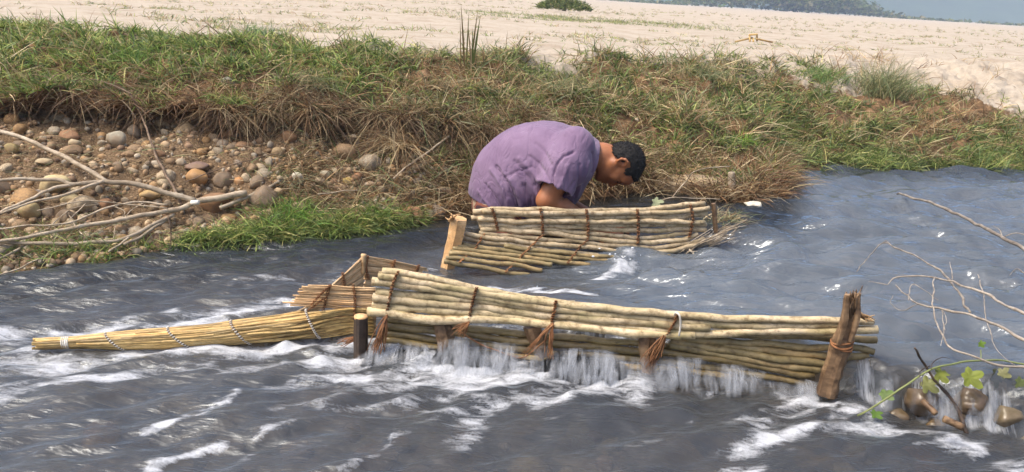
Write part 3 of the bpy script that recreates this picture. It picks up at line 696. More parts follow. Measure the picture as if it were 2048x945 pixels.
stake(ff, [(1064, 650), (1072, 675), (1082, 700), (1090, 740)], [17, 16, 13, 11], A0, A1, 0.035, 'stake', 23)
stake(ff, [(1294, 662), (1294, 690), (1296, 720), (1300, 760)], [18, 18, 17, 16], A0, A1, 0.035, 'stake', 24)
# tall split post at the right end: two splinters and frayed top
stake(ff, [(1704, 592), (1700, 630), (1690, 668), (1678, 705), (1664, 745), (1652, 790)], [13, 15, 16, 18, 18, 18], A0, A1, 0.095, 'stake', 25, 12, 0.16, 'post', 44)
stake(ff, [(1696, 590), (1690, 640), (1678, 690)], [5, 7, 4], A0, A1, 0.125, 'stake', 26, 8, 0.25, 'splinter')
stake(ff, [(1716, 588), (1712, 640), (1700, 684)], [4, 7, 5], A0, A1, 0.118, 'stake', 27, 8, 0.25, 'splinter')
tassel(ff, (1705, 640), (1706, 585), A0, A1, 22, 8, 0.10, 28, 'stake', 'frayed_wood', 2.2)
tassel(ff, (1718, 628), (1748, 640), A0, A1, 9, 7, 0.08, 29, 'cutwood', 'frayed_wood', 1.8)
acc = Acc(); c0 = on_plane(1683, 688, A0, A1, 0.095); rr = 20 * mpx(c0)
for l in range(4):
    th = np.linspace(0, 2 * np.pi, 24)
    W = c0 + np.stack([rr * np.cos(th), -rr * np.sin(th), 0.25 * rr * np.cos(th + l) - 0.006 * l + .008], -1); strand(acc, W, 0.0032, 60 + l, .004, 5, 40)
acc.build('lashing', M['fibre'], ff)

# ---------------- far fence
B0, B1 = (-0.20, 2.95), (0.85, 3.16)
bf = empty('stick_fence', (0.3, 3.0, 0.05), 'woven mat of grey sticks standing between the man and the current', 'fence', 'stick fences of the fishing weir')
fu = [
 ([(946, 424), (984, 419), (1075, 420), (1172, 422), (1274, 421), (1339, 414), (1409, 406)], 6.0),
 ([(965, 424), (1075, 427), (1175, 428), (1277, 426), (1353, 424), (1418, 417)], 6.0, .008),
 ([(943, 436), (987, 432), (1034, 429), (1081, 434), (1175, 436), (1277, 434), (1345, 436), (1416, 428)], 6.3, .004),
 ([(956, 438), (1034, 443), (1081, 442), (1175, 444), (1277, 443), (1368, 444), (1409, 447)], 5.8, .012),
 ([(956, 445), (993, 446), (1084, 449), (1175, 450), (1277, 450), (1412, 451)], 5.3),
 ([(958, 452), (993, 451), (1046, 454), (1087, 452), (1175, 457), (1277, 462), (1374, 459), (1412, 459)], 5.8, .010),
 ([(1000, 457), (1087, 458), (1178, 467), (1277, 476), (1383, 467)], 5.2, .004),
 ([(961, 460), (996, 460), (1087, 466), (1175, 476), (1277, 485), (1365, 479), (1395, 468)], 6.0, .014)]
sticks(bf, fu, B0, B1, 'stick_grey', 0.0, 80)
fl_ = [
 ([(958, 467), (1081, 478), (1178, 487), (1277, 495), (1365, 490), (1410, 478)], 5.3, .02),
 ([(932, 468), (999, 478), (1075, 487), (1163, 494), (1280, 506), (1356, 501)], 5.6, .035),
 ([(926, 478), (958, 484), (1057, 496), (1134, 504), (1230, 513), (1320, 508), (1395, 488)], 5.8, .045),
 ([(924, 488), (952, 494), (1046, 507), (1151, 517), (1250, 522), (1340, 512)], 5.6, .065),
 ([(1010, 492), (1090, 502), (1180, 512), (1300, 516)], 4.8, .06),
 ([(905, 498), (932, 501), (1034, 512), (1122, 525), (1180, 530)], 5.6, .10),
 ([(898, 507), (943, 510), (1028, 520), (1104, 530)], 5.6, .125),
 ([(893, 516), (929, 519), (1022, 531), (1085, 540)], 5.4, .15),
 ([(888, 523), (955, 534), (1000, 543), (1060, 552)], 5.4, .17),
 ([(900, 503), (935, 506)], 4.5, .115), ([(915, 492), (940, 497)], 4.5, .09)]
sticks(bf, fl_[:3], B0, B1, 'stick_grey', 0.0, 100); sticks(bf, fl_[3:], B0, B1, 'stick_olive', 0.0, 104)
for i, P in enumerate([[(984, 417), (990, 436), (996, 462)], [(1081, 417), (1084, 440), (1086, 468)], [(1173, 419), (1176, 448), (1176, 480)],
                       [(1275, 419), (1277, 450), (1276, 490)], [(1381, 410), (1386, 440), (1378, 478)]]):
    lashing(bf, P, B0, B1, 0.020, 1.0, loops=3, seed=120 + i)
def lash_lean(P, offs, seed):
    acc = Acc(); C = catmull(np.array([[*p, q] for p, q in zip(P, offs)], float), 36)
    for l in range(2):
        W = [on_plane(x + 2 * math.sin(i * .9 + l * 2), y, B0, B1, q + 0.012 + .006 * math.sin(i * 1.7 + l)) for i, (x, y, q) in enumerate(C)]
        strand(acc, np.array(W), 1.1 * mpx(W[0]), seed + l, .002, 5, 60)
    acc.build('lashing', M['fibre'], bf)
lash_lean([(968, 468), (950, 497), (918, 526)], [.02, .075, .17], 130)
lash_lean([(1086, 470), (1058, 497), (1010, 546)], [.02, .06, .18], 132)
lash_lean([(1176, 480), (1158, 497), (1135, 528)], [.02, .045, .12], 134)
# broad split stake at the left end: chopped flat top, facets
stake(bf, [(917, 436), (911, 470), (904, 500), (892, 545)], [19, 18, 17, 16], B0, B1, 0.06, 'cutwood', 140, 7, 0.10, 'stake')
tassel(bf, (905, 440), (905, 434), B0, B1, 10, 8, 0.08, 141, 'cutwood', 'frayed_wood', 1.6)
stake(bf, [(1427, 408), (1429, 425), (1432, 465)], [4.5, 5, 5], B0, B1, 0.0, 'stake', 142, 8, 0.15, 'stake')
tassel(bf, (1380, 500), (1400, 508), B0, B1, 3, 6, 0.05, 143, 'branch', 'straw', 1.5)
acc = Acc(); rs = np.random.default_rng(5)
for i in range(70):
    q0 = (rs.uniform(1335, 1440), 0); q0 = (q0[0], 520 - (q0[0] - 1335) * 0.42 + rs.normal(0, 7)); dx = rs.uniform(30, 80)
    q1 = (q0[0] + dx, q0[1] - dx * rs.uniform(.35, .7)); m_ = ((q0[0] + q1[0]) / 2, (q0[1] + q1[1]) / 2 + rs.uniform(-3, 6))
    W = [on_plane(*q, B0, B1, rs.uniform(-.03, .05)) for q in (q0, m_, q1)]; strand(acc, W, [0.0014, .0018, .0008], i, .004, 4, 10)
acc.build('washed_straw', M['branch'], bf)

# ---------------- fish trap
ft = empty('fish_trap', (-0.8, 2.05, 0.05), 'long tapering bamboo splint fish trap lying on the foam', 'fish trap')
T0, T1 = (-1.25, 1.955), (-0.47, 2.17)
cx_ = np.array([68, 128, 250, 400, 500, 600, 690.]); cyv = np.array([688.5, 686, 681, 673, 662, 652, 634.]); crv = np.array([9, 9.0, 17, 21, 23, 27, 34.])
nS = 64; rs = np.random.default_rng(11)
for i in range(nS):
    th = 2 * np.pi * i / nS + rs.normal(0, .03); P = []
    x0 = 66 + rs.uniform(0, 14) if rs.random() < .6 else rs.uniform(90, 210)
    x1 = rs.uniform(584, 614) if math.sin(th) > .05 else rs.uniform(640, 700)
    for x in np.linspace(x0, x1, 9):
        y = np.interp(x, cx_, cyv); r = np.interp(x, cx_, crv) * (0.94 + 0.06 * rs.random()); c = on_plane(x, y, T0, T1); R_ = r * mpx(c)
        dirp = np.array([T1[0] - T0[0], T1[1] - T0[1], 0]); dirp /= np.linalg.norm(dirp); nrm = np.array([dirp[1], -dirp[0], 0])
        P.append(c + R_ * (math.sin(th) * np.array([0, 0, 1]) + math.cos(th) * nrm))
    if math.cos(th) > -.1:                      # near half runs on into the mat of the mouth
        P = P[:-2] if x1 > 615 else P
        yt = 642 - 24 * math.sin(th)
        P += [on_plane(648 + 8 * rs.random(), 649 + (yt - 642) * 1.02, T0, T1, .012), on_plane(700, yt + rs.normal(0, 1), (-0.62, 2.17), (-0.36, 2.20), .004), on_plane(748, yt + 2 + rs.normal(0, 1.2), (-0.62, 2.17), (-0.36, 2.20), .004)]
    V, Fs = tube(P, 0.0030 + 0.001 * rs.random(), n=26, k=5, wob=0.003, seed=300 + i); mk('splint', V, Fs, M['splint'], ft)
# far flank rising to the peak
U0, U1 = (-0.85, 2.10), (-0.42, 2.50)
for i in range(22):
    t = i / 21
    P = [(430 + 40 * rs.random(), 655 + 3 * t), (560, 632 + 6 * t), (612, 616 + 14 * t), (655, 580 + 30 * t), (728 - 2 * t, 513 + 62 * t)]
    off = [.05, .04, .02, 0, -.0]
    W = [on_plane(x, y + rs.normal(0, .8), U0, U1, 0.0) for x, y in P[2:]]
    W = [on_plane(P[0][0], P[0][1], T0, T1, 0.0), on_plane(P[1][0], P[1][1], T0, T1, -0.02)] + W
    V, Fs = tube(W, 0.0036, n=24, k=5, wob=0.003, seed=400 + i); mk('splint', V, Fs, M['splint_wet'], ft)
# far wing, running from the peak back into the chute
G0, G1 = (-0.475, 2.46), (-0.25, 2.62)
for i in range(20):
    t = i / 19; xe = 862 - 60 * t - rs.uniform(0, 14)
    W = [on_plane(728 + rs.normal(0, 2), 512 + 62 * t, G0, G1), on_plane((728 + xe) / 2, 524 + 46 * t, G0, G1), on_plane(xe, 538 + 34 * t, G0, G1)]
    V, Fs = tube(W, 0.0035, n=14, k=5, wob=0.002, seed=430 + i); mk('splint', V, Fs, M['splint_wet'], ft)
# near side mat with ragged ends, its lower splints running on from the tail
H0, H1 = (-0.62, 2.17), (-0.36, 2.20)
for i in range(34):
    t = i / 33; y0 = 571 + 92 * t; y1 = 573 + 92 * t
    xl = 611 - 34 * min(1, t / .45) + rs.normal(0, 5) if t < .48 else 520 + 60 * rs.random()
    yl = y0 - (6 * t if t < .48 else -8 * (1 - t) * 0 + (y0 - 655) * 0.45)
    W = [on_plane(xl, yl, H0, H1, 0.0), on_plane((xl + 690) / 2, (yl + y0 + 2) / 2, H0, H1), on_plane(690, y0 + 3 + rs.normal(0, .7), H0, H1), on_plane(752, y1 + 4, H0, H1)]
    V, Fs = tube(W, 0.0027, n=16, k=5, wob=0.0025, seed=470 + i); mk('splint', V, Fs, M['splint_wet'], ft)
acc = Acc(); V, Fs = tube([on_plane(x, y, G0, G1, .012) for x, y in [(728, 509), (727, 525), (726, 548)]], [.010, .009, .007], n=12, k=6, rw=.2); mk('peg', V, Fs, M['cutwood'], ft)
for i, (P, pl, off) in enumerate([([(706, 568), (710, 600), (708, 640)], (H0, H1), .008), ([(660, 570), (652, 600), (640, 640)], (H0, H1), .008), ([(736, 512), (732, 535), (738, 560)], (G0, G1), .010),
                          ([(790, 520), (785, 545)], (G0, G1), .008), ([(838, 530), (832, 548)], (G0, G1), .008), ([(685, 545), (690, 575)], (U0, U1), .01),
                          ([(622, 612), (640, 590), (662, 570)], (H0, H1), .012), ([(600, 630), (625, 615), (648, 596)], (H0, H1), .012)]):
    lashing(ft, P, *pl, off, .8, loops=3, seed=500 + i, name='binding', bulge=.004)
def beaded(P, r, seed):
    core = Acc(); C = catmull(P, 60); V, Fs = tube(C, r * .62, n=60, k=6); core.add(V, Fs); o = core.build('twisted_cord', M['rope_dark'], ft)
    L = np.concatenate([[0], np.cumsum(np.linalg.norm(np.diff(C, axis=0), axis=1))]); n = int(L[-1] / (r * 1.55)); acc = Acc()
    for q in np.linspace(0, L[-1], n):
        c = np.array([np.interp(q, L, C[:, a]) for a in range(3)]); k = min(len(C) - 2, np.searchsorted(L, q)); d = C[min(k + 1, 59)] - C[max(k - 1, 0)]; d /= np.linalg.norm(d) + 1e-9
        s = np.cross(d, [0, 0, 1.0]); s /= np.linalg.norm(s) + 1e-9; u = np.cross(s, d); d2 = d + 0.6 * u; d2 /= np.linalg.norm(d2); u2 = np.cross(s, d2)
        acc.add(c + ICO1[0] @ np.stack([s * r, d2 * r * .52, u2 * r * 1.15]), ICO1[1])
    acc.build('cord_strand', M['white_cord'], o)
def ringpts(x, lean, lo=-80, hi=105):
    P = []
    for deg in np.linspace(lo, hi, 16):
        th = math.radians(deg); xx = x - lean * math.sin(th); y = np.interp(xx, cx_, cyv); r = np.interp(xx, cx_, crv) + 1.8
        c = on_plane(xx, y, T0, T1); dirp = np.array([T1[0] - T0[0], T1[1] - T0[1], 0]); dirp /= np.linalg.norm(dirp); nrm = np.array([dirp[1], -dirp[0], 0])
        P.append(c + r * mpx(c) * (math.sin(th) * np.array([0, 0, 1]) + math.cos(th) * nrm))
    return np.array(P)
beaded(ringpts(232, 20), 0.0042, 1); beaded(ringpts(362, 26), 0.0045, 2); beaded(ringpts(482, 20), 0.0048, 3); beaded(ringpts(626, 14), 0.0042, 4)
for l in range(4):
    V, Fs = tube(ringpts(126 + 4 * l, 1, -170, 170), 0.0028, n=30, k=5); mk('cord_wrap', V, Fs, M['white_cord'], ft)

# ================================================================== THE MAN
MY = 3.30
def mp(px, py, dy=0.0): return on_y(px, py, MY + dy)
_o = mp(1235, 330); EX = mp(1335, 330) - _o; PXM = np.linalg.norm(EX) / 100; EX /= np.linalg.norm(EX)
EYD = mp(1235, 430) - _o; EYD /= np.linalg.norm(EYD); EZ = np.array([0, 1.0, 0])       # image right, image down, away
def ax2(dx, dy):
    a = EX * dx + EYD * dy; a /= np.linalg.norm(a); b = np.cross(a, EZ); b /= np.linalg.norm(b); return np.stack([a, b, EZ])
man = empty('person', mp(1010, 440), 'man in a faded purple shirt bending low over the far stick fence', 'person')
hipL, hipR = mp(1004, 402, .08), mp(1004, 402, -.08)

S = SDF(mp(935, 240) + [-.42, -.62, -.62], mp(1300, 240) + [.08, .36, .03], 0.0045)
# trunk (inside the shirt)
for (x0, y0, r0, x1, y1, r1) in [(1000, 380, .065, 1035, 340, .07), (1035, 340, .07, 1085, 318, .075), (1085, 318, .075, 1150, 300, .055)]:
    for dy in (-.06, .06): S.cone(mp(x0, y0, dy), r0, mp(x1, y1, dy), r1, .03)
# neck
S.cone(mp(1160, 305), .058, mp(1205, 312), .050, .03); S.cone(mp(1205, 312), .050, mp(1232, 318), .052, .02)
S.cone(mp(1192, 322, -.015), .03, mp(1214, 336, -.02), .03, .02)
# cranium and face
S.ell(mp(1250, 325), ax2(1, .05), [36.5 * PXM, 38 * PXM, .073], .015)
S.ell(mp(1226, 340), ax2(1, .16), [33 * PXM, 27 * PXM, .060], .02)
S.ell(mp(1254, 349), ax2(1, .25), [20 * PXM, 22 * PXM, .060], .015)           # forehead
S.ell(mp(1198.5, 354.5), ax2(1, .4), [9 * PXM, 9 * PXM, .028], .012)             # chin
for s_ in (-1, 1):
    S.cone(mp(1202, 349, s_ * .022), .016, mp(1226, 327, s_ * .053), .016, .02)   # jaw line
    S.ell(mp(1228, 353.5, s_ * .040), ax2(1, 0), [10 * PXM, 7 * PXM, .020], .012)    # cheek bone
    S.cone(mp(1243, 366.5, s_ * .014), .009, mp(1246, 362, s_ * .046), .009, .01)  # brow
    S.ell(mp(1237, 364.5, s_ * .030), ax2(1, 0), [7 * PXM, 6 * PXM, .016], .006, sub=True)  # socket
    S.ell(mp(1237, 362.0, s_ * .030), ax2(1, 0), [4.6 * PXM, 4.4 * PXM, .0125], .003)          # eyelid
S.ell(mp(1219, 354.5), ax2(1, .12), [17 * PXM, 7 * PXM, .034], .010); S.cone(mp(1240, 363.5), .0075, mp(1221.5, 370.5), .0105, .005)                      # nose
for s_ in (-1, 1): S.ell(mp(1219.5, 367.8, s_ * .011), ax2(1, .2), [4 * PXM, 3.6 * PXM, .009], .005)
S.ell(mp(1210.8, 365.2), ax2(1, .3), [3.2 * PXM, 4.6 * PXM, .022], .003)            # lips
S.ell(mp(1204.6, 362.6), ax2(1, .3), [3.2 * PXM, 4.4 * PXM, .020], .003)
S.ell(mp(1207.6, 369.6), ax2(1, .3), [1.3 * PXM, 4.4 * PXM, .024], .002, sub=True); S.ell(mp(1200.0, 364.5), ax2(1, .5), [2.2 * PXM, 3.6 * PXM, .016], .005, sub=True)
# ears: rim, bowl and lobe
for s_ in (-1, 1):
    e = lambda x, y, d: mp(x, y, s_ * d)
    P = [e(1233, 329, .066), e(1236, 322, .074), e(1243, 318.5, .080), e(1251, 319.5, .083), e(1255, 325, .082), e(1252, 331, .076), e(1246, 332, .070)]
    S.chain(P, [.0055, .006, .0062, .006, .0062, .0055, .005], .006)
    S.ell(e(1243, 325, .066), ax2(1, 0), [11 * PXM, 7 * PXM, .010], .006)
    S.ell(e(1244, 325, .080), ax2(1, 0), [6.5 * PXM, 3.6 * PXM, .009], .004, sub=True)
# arms: shoulder, elbow, wrist, hand with five fingers
def arm(sh, el, wr, hd, pn, s_):
    """hd: direction of the hand, pn: palm normal"""
    S.chain([sh, sh * .45 + el * .55, el], [.062, .052, .041], .02)
    S.chain([el, el * .7 + wr * .3, wr], [.041, .044, .029], .012)
    hd = hd / np.linalg.norm(hd); sd = np.cross(hd, pn); sd /= np.linalg.norm(sd); pn = np.cross(sd, hd)
    S.ell(wr + hd * .05, np.stack([hd, sd, pn]), [.052, .042, .019], .014)
    for q, (o_, L) in enumerate([(-.031, .066), (-.0105, .078), (.0105, .074), (.031, .058)]):
        b = wr + hd * .088 + sd * o_; k1 = b + (hd * .85 + pn * .45) * L * .5; k2 = k1 + (hd * .35 + pn * .95) * L * .36; k3 = k2 + (-hd * .15 + pn) * L * .3
        S.chain([wr + hd * .06 + sd * o_ * .8, b, k1, k2, k3], [.012, .0095, .0088, .0082, .0072], .004)
    t0 = wr + hd * .02 - sd * .034; t1 = t0 + hd * .030 - sd * .022 + pn * .012; t2 = t1 + hd * .030 - sd * .004 + pn * .016
    S.chain([t0, t1, t2], [.0125, .0105, .0085], .006)
elR = mp(1093, 401, -.20); arm(mp(1155, 292, -.155), elR, mp(1190, 455, -.12), EX * .9 + EYD * .3 - EZ * .1, EYD * .8 + EZ * .6, -1)
arm(mp(1155, 292, .155), mp(1112, 402, .20), mp(1205, 448, .05), EX * .9 - EZ * .3, EYD * .9 + EX * .2, 1)
# legs: kneeling in the stream
for s_, hp_ in ((1, hipL), (-1, hipR)):
    kn = hp_ + np.array([.17, s_ * .06, -.36]); an = kn + np.array([-.40, s_ * .0, -.03])
    S.chain([hp_, (hp_ + kn) / 2, kn], [.088, .074, .056], .02); S.chain([kn, kn * .65 + an * .35, an], [.054, .056, .036], .02)
    S.chain([an, an + np.array([-.05, 0, -.03]), an + np.array([-.17, 0, -.02])], [.036, .034, .022], .02)
S.ell((hipL + hipR) / 2 + [0, 0, -.03], np.eye(3), [.085, .135, .085], .03)
V, Q = S.mesh(3)
def m_skin():
    m, t, b, o = mat('brown_skin'); v = N(t, 'ShaderNodeTexCoord').outputs['Object']
    n1 = tex(t, 16, 4, 0.6, v); n2 = tex(t, 160, 3, .6, v)
    c = ramp(t, n1, [(0.3, (0.27, 0.095, 0.040)), (0.55, (0.36, 0.14, 0.060)), (0.75, (0.43, 0.175, 0.08))])
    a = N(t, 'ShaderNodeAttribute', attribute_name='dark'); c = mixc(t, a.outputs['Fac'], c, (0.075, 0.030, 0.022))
    t.links.new(c, b.inputs['Base Color']); b.inputs['Roughness'].default_value = 0.48
    b.inputs['Subsurface Weight'].default_value = 0.12; b.inputs['Subsurface Radius'].default_value = (.012, .004, .002)
    bump(t, b, n2, .25, .002); return m
M['skin'] = m_skin()
def near(V, p, r): return np.exp(-(np.linalg.norm(V - p, axis=1) / r) ** 2)
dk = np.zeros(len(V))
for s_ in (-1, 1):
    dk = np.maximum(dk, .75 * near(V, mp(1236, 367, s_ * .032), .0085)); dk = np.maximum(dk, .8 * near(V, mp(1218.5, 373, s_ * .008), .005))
dk = np.maximum(dk, .45 * near(V, mp(1207.5, 368), .017)); dk = np.maximum(dk, .35 * near(V, mp(1196, 359), .022))   # lips, darker patch at the chin
mk('body', V, Q, M['skin'], man, attrs={'dark': dk})
# creased folds and brows as thin hair, eye lashes
M['hair'] = m_plain('black_hair', (0.007, 0.006, 0.006), 0.8, 120, 0.5)
for s_ in (-1, 1):
    V_, F_ = tube([mp(1243, 368.6, s_ * .016), mp(1245.5, 367.2, s_ * .032), mp(1246, 362.5, s_ * .048)], [.0032, .0036, .002], n=10, k=6, rw=.3); mk('eyebrow', V_, F_, M['hair'], man)
    V_, F_ = tube([mp(1236, 366.6, s_ * .024), mp(1235, 365.6, s_ * .034), mp(1236, 363, s_ * .042)], [.0012, .0018, .001], n=8, k=5); mk('eyelash', V_, F_, M['hair'], man)
# hair: cap grown over the skull above the hairline
H = SDF(mp(1205, 280) + [-.02, -.11, -.22], mp(1300, 280) + [.03, .11, .03], 0.004)
H.ell(mp(1251, 324.5), ax2(1, .05), [39 * PXM, 40 * PXM, .080], .01); H.ell(mp(1236, 309), ax2(1, -.1), [24 * PXM, 20 * PXM, .066], .02)
H.ell(mp(1262, 347), ax2(1, .8), [17 * PXM, 15 * PXM, .062], .015)
G = H.grid(); q = (G - _o); gx = q @ EX / PXM + 1235; gy = q @ EYD / PXM + 330; gd = np.abs(G[..., 1] - MY)
side = np.clip(gd / .07, 0, 1)
# hairline as seen from the side: nape, behind and over the ear, sideburn, temple, brow
hl = np.interp(gx, [1208, 1219, 1226, 1234, 1240, 1256, 1258, 1262, 1268, 1274, 1290], [290, 297, 306, 313, 317, 317, 342, 350, 356, 366, 374])
hl = np.where((gx > 1241) & (gx < 1259), np.where(gy > 330, hl, np.maximum(hl, 317)), hl)
ear_gap = (gx < 1257)
cut = (gy - (hl * side + (1 - side) * np.interp(gx, [1208, 1222, 1240, 1262, 1272, 1290], [294, 300, 330, 369, 373, 376]))) * PXM
sb = (np.hypot((gx - 1256) / 1.25, gy - 338) - 8.5 + 1.5 * noise(gx * .4, gy * .4, 0, 79)) * PXM        # sideburn in front of the ear
cut = np.minimum(cut, np.where(gd > .055, sb, 1.0))
D = np.maximum(H.D, cut + .004 * fbm(gx * .25, gy * .25, gd * 90, 71, 2)); H.D = (D + .006 * noise(G[..., 0] * 85, G[..., 1] * 85, G[..., 2] * 85, 73)).astype(np.float32)
V, Q = H.mesh(1); hair = mk('hair', V, Q, M['hair'], man)
Nn = vnormals(V, Q); rs = np.random.default_rng(3); pick = rs.choice(len(V), 9000); acc = Acc()
base = V[pick]; dirn = Nn[pick] + .9 * EYD * 0 + rs.normal(0, .6, (9000, 3)) + EX * .5; dirn /= np.linalg.norm(dirn, axis=1)[:, None]
sd = np.cross(dirn, rs.normal(0, 1, (9000, 3))); sd /= np.linalg.norm(sd, axis=1)[:, None]; Ln = rs.uniform(.004, .009, 9000)[:, None]
VV_ = np.stack([base - sd * .0006, base + sd * .0006, base + dirn * Ln], 1).reshape(-1, 3); mk('hair_strands', VV_, np.arange(27000).reshape(-1, 3), M['hair'], hair)['kind'] = 'stuff'

# ---- shirt: hollow shell, sleeves open over the arms
T = SDF(mp(935, 240) + [-.09, -.36, -.46], mp(1210, 240) + [.04, .33, .03], 0.0045)
ST = np.array([  # back x,y, front x,y, half width m
 (940, 392, 1036, 436, .150), (943, 355, 1072, 436, .175), (958, 312, 1104, 430, .185), (995, 271, 1130, 420, .19), (1042, 250, 1147, 405, .20),
 (1092, 246, 1158, 385, .205), (1142, 256, 1170, 360, .20), (1174, 273, 1181, 344, .135), (1193, 288, 1188, 334, .075)], float)
SS = catmull(np.hstack([ST, np.zeros((9, 1))]), 44)
for b0x, b0y, f0x, f0y, hw, _ in SS:
    B_, F_ = mp(b0x, b0y), mp(f0x, f0y); c = (B_ + F_) / 2; a = F_ - B_; Lh = np.linalg.norm(a) / 2; a = a / (2 * Lh); t3 = np.cross(a, EZ)
    T.ell(c, np.stack([a, t3, EZ]), [Lh, min(.055, Lh), hw], .012)
slv = []
for s_ in (-1, 1):
    sh, mid, hem = mp(1152, 292, s_ * .15), mp(1134, 330, s_ * .20), mp(1108, 384, s_ * .235)
    T.chain([sh, mid, hem], [.075, .076, .073], .035); slv.append((hem, (hem - mid) / np.linalg.norm(hem - mid)))
G = T.grid()
inner = T.D + 0.011
D = np.maximum(T.D, -inner)
# openings: hem, sleeve ends, collar
h0, h1 = mp(941, 385), mp(1036, 416); nh = np.cross(h1 - h0, EZ); nh /= np.linalg.norm(nh)
if nh[2] > 0: nh = -nh
D = np.maximum(D, (G - h0) @ nh + .004 * noise(G[..., 0] * 25, G[..., 1] * 25, 0, 5))
for hem, dv in slv:
    end = (G - (hem - dv * .012)) @ dv + .15 * ((G - hem) @ EX) * 0
    qq = G - hem; rad = np.linalg.norm(qq - (qq @ dv)[..., None] * dv, axis=-1)
    D = np.where((rad < .088) & (qq @ dv > -.07) & (np.abs(G[..., 1] - MY) > .195 - .03 * (G @ EX * 0)), np.maximum(D, end), D)
nc = EX * .95 + EYD * .25; D = np.maximum(D, (G - mp(1192, 312)) @ nc)
T.D = D.astype(np.float32); V, Q = T.mesh(3); Nn = vnormals(V, Q)
sx = (V - _o) @ EX / PXM + 1235; sy = (V - _o) @ EYD / PXM + 330
FOLDS = [([(996, 312), (1012, 330), (1024, 352), (1034, 385), (1038, 418)], 4.5, -.009), ([(1008, 322), (1032, 350), (1046, 390), (1050, 418)], 7, .006), ([(985, 318), (1004, 345), (1016, 378), (1024, 408)], 5, .005),
 ([(972, 345), (992, 370), (1010, 402)], 4, -.004), ([(958, 360), (975, 382), (990, 402)], 4, .003), ([(1012, 330), (1034, 318), (1062, 310)], 4, -.003),
 ([(1030, 300), (1052, 325), (1078, 362)], 5, -.004), ([(1040, 295), (1066, 322), (1090, 350)], 6, .004), ([(1060, 290), (1085, 312), (1100, 335)], 5, -.003),
 ([(1100, 345), (1102, 318), (1108, 298), (1120, 284), (1138, 278)], 3.5, -.007), ([(1098, 300), (1085, 280), (1070, 268)], 5, -.003), ([(1112, 282), (1118, 265), (1125, 255)], 5, -.0025),
 ([(1150, 300), (1150, 335), (1146, 372)], 4, -.004), ([(1168, 300), (1158, 340), (1150, 378)], 4, .004), ([(1128, 300), (1118, 330), (1108, 350)], 5, .003), ([(1140, 330), (1128, 356), (1122, 374)], 4, -.0035),
 ([(1176, 285), (1182, 305), (1180, 328)], 3, -.004), ([(1050, 345), (1062, 380), (1068, 410)], 6, -.005), ([(1070, 350), (1080, 378), (1082, 395)], 6, .004)]
disp = np.zeros(len(V)); nearside = sstep(MY + .02, MY - .08, V[:, 1])
for P, wd, am in FOLDS: disp += am * np.exp(-(seg_dist(sx + 2.5 * noise(sx * .06, sy * .06, 0, 88), sy, P) / (wd * .68)) ** 2) * nearside
disp = 1.55 * disp + .0045 * fbm(sx * .02, sy * .014, V[:, 1] * 5, 91, 2) + .0020 * np.abs(fbm(sx * .07 + sy * .03, sy * .03, V[:, 1] * 9, 93, 3))
V = V + Nn * disp[:, None]
wet = np.clip(sstep(330, 405, sy + 10 * noise(sx * .05, sy * .05, 0, 95)) * sstep(985, 1050, sx) * .9, 0, 1)
slw = np.exp(-(seg_dist(sx, sy, [(1096, 352), (1140, 388)]) / 18) ** 2) * sstep(MY - .10, MY - .15, V[:, 1]); wet = np.maximum(wet, .75 * (slw > .45))
wet = np.maximum(wet, .55 * np.exp(-(seg_dist(sx, sy, [(1160, 310), (1150, 345)]) / 9) ** 2))
wet = np.maximum(wet, .5 * sstep(.05, .4, fbm(sx * .02, sy * .02, 0, 97, 3)) * sstep(270, 330, sy))
def m_shirt():
    m, t, b, o = mat('faded_purple_cotton'); v = N(t, 'ShaderNodeTexCoord').outputs['Object']
    n1 = tex(t, 8, 5, .6, v); n2 = tex(t, 420, 2, .5, v)
    c = ramp(t, n1, [(0.3, (0.155, 0.095, 0.172)), (0.55, (0.19, 0.122, 0.208)), (0.75, (0.235, 0.16, 0.255))])
    a = N(t, 'ShaderNodeAttribute', attribute_name='wet'); c = mixc(t, a.outputs['Fac'], c, mixc(t, 1.0, c, (0.42, 0.34, 0.50), 'MULTIPLY'))
    t.links.new(c, b.inputs['Base Color']); b.inputs['Roughness'].default_value = .85; b.inputs['Sheen Weight'].default_value = .15
    cr = tex(t, 7, 3, .5, v, (2.2, 1, .8), 1.2); rg = math_(t, 'ABSOLUTE', math_(t, 'SUBTRACT', cr, .5)); hh = math_(t, 'ADD', math_(t, 'MINIMUM', math_(t, 'MULTIPLY', rg, 6.0), .5), math_(t, 'MULTIPLY', n2, .06)); bump(t, b, hh, .5, .008); return m
M['shirt'] = m_shirt()
mk('shirt', V, Q, M['shirt'], man, attrs={'wet': wet})
# ---- camouflage shorts
K = SDF(mp(925, 380) + [-.05, -.36, -.42], mp(1090, 380) + [.2, .36, .10], 0.006)
K.ell((hipL + hipR) / 2 + [-.02, 0, -.02], np.eye(3), [.108, .150, .10], .03)
for s_, hp_ in ((1, hipL), (-1, hipR)):
    kn = hp_ + np.array([.17, s_ * .06, -.36]); K.cone(hp_ + [-.015, 0, -.02], .092, hp_ * .45 + kn * .55, .085, .03)
K.D = (K.D + .006 * noise(K.grid()[..., 0] * 18, K.grid()[..., 1] * 18, K.grid()[..., 2] * 18, 5)).astype(np.float32)
V, Q = K.mesh(2)
m_, t_, b_, o_ = mat('camouflage_cotton'); v_ = N(t_, 'ShaderNodeTexCoord').outputs['Object']
c_ = ramp(t_, tex(t_, 13, 2, .5, v_, None, .8), [(0.0, (0.05, .022, .028)), (.44, (0.05, .022, .028)), (.45, (.20, .065, .04)), (.54, (.20, .065, .04)), (.55, (.40, .29, .19)), (1, (.40, .29, .19))], 'CONSTANT')
t_.links.new(c_, b_.inputs['Base Color']); b_.inputs['Roughness'].default_value = .8; M['camo'] = m_
mk('shorts', V, Q, M['camo'], man)

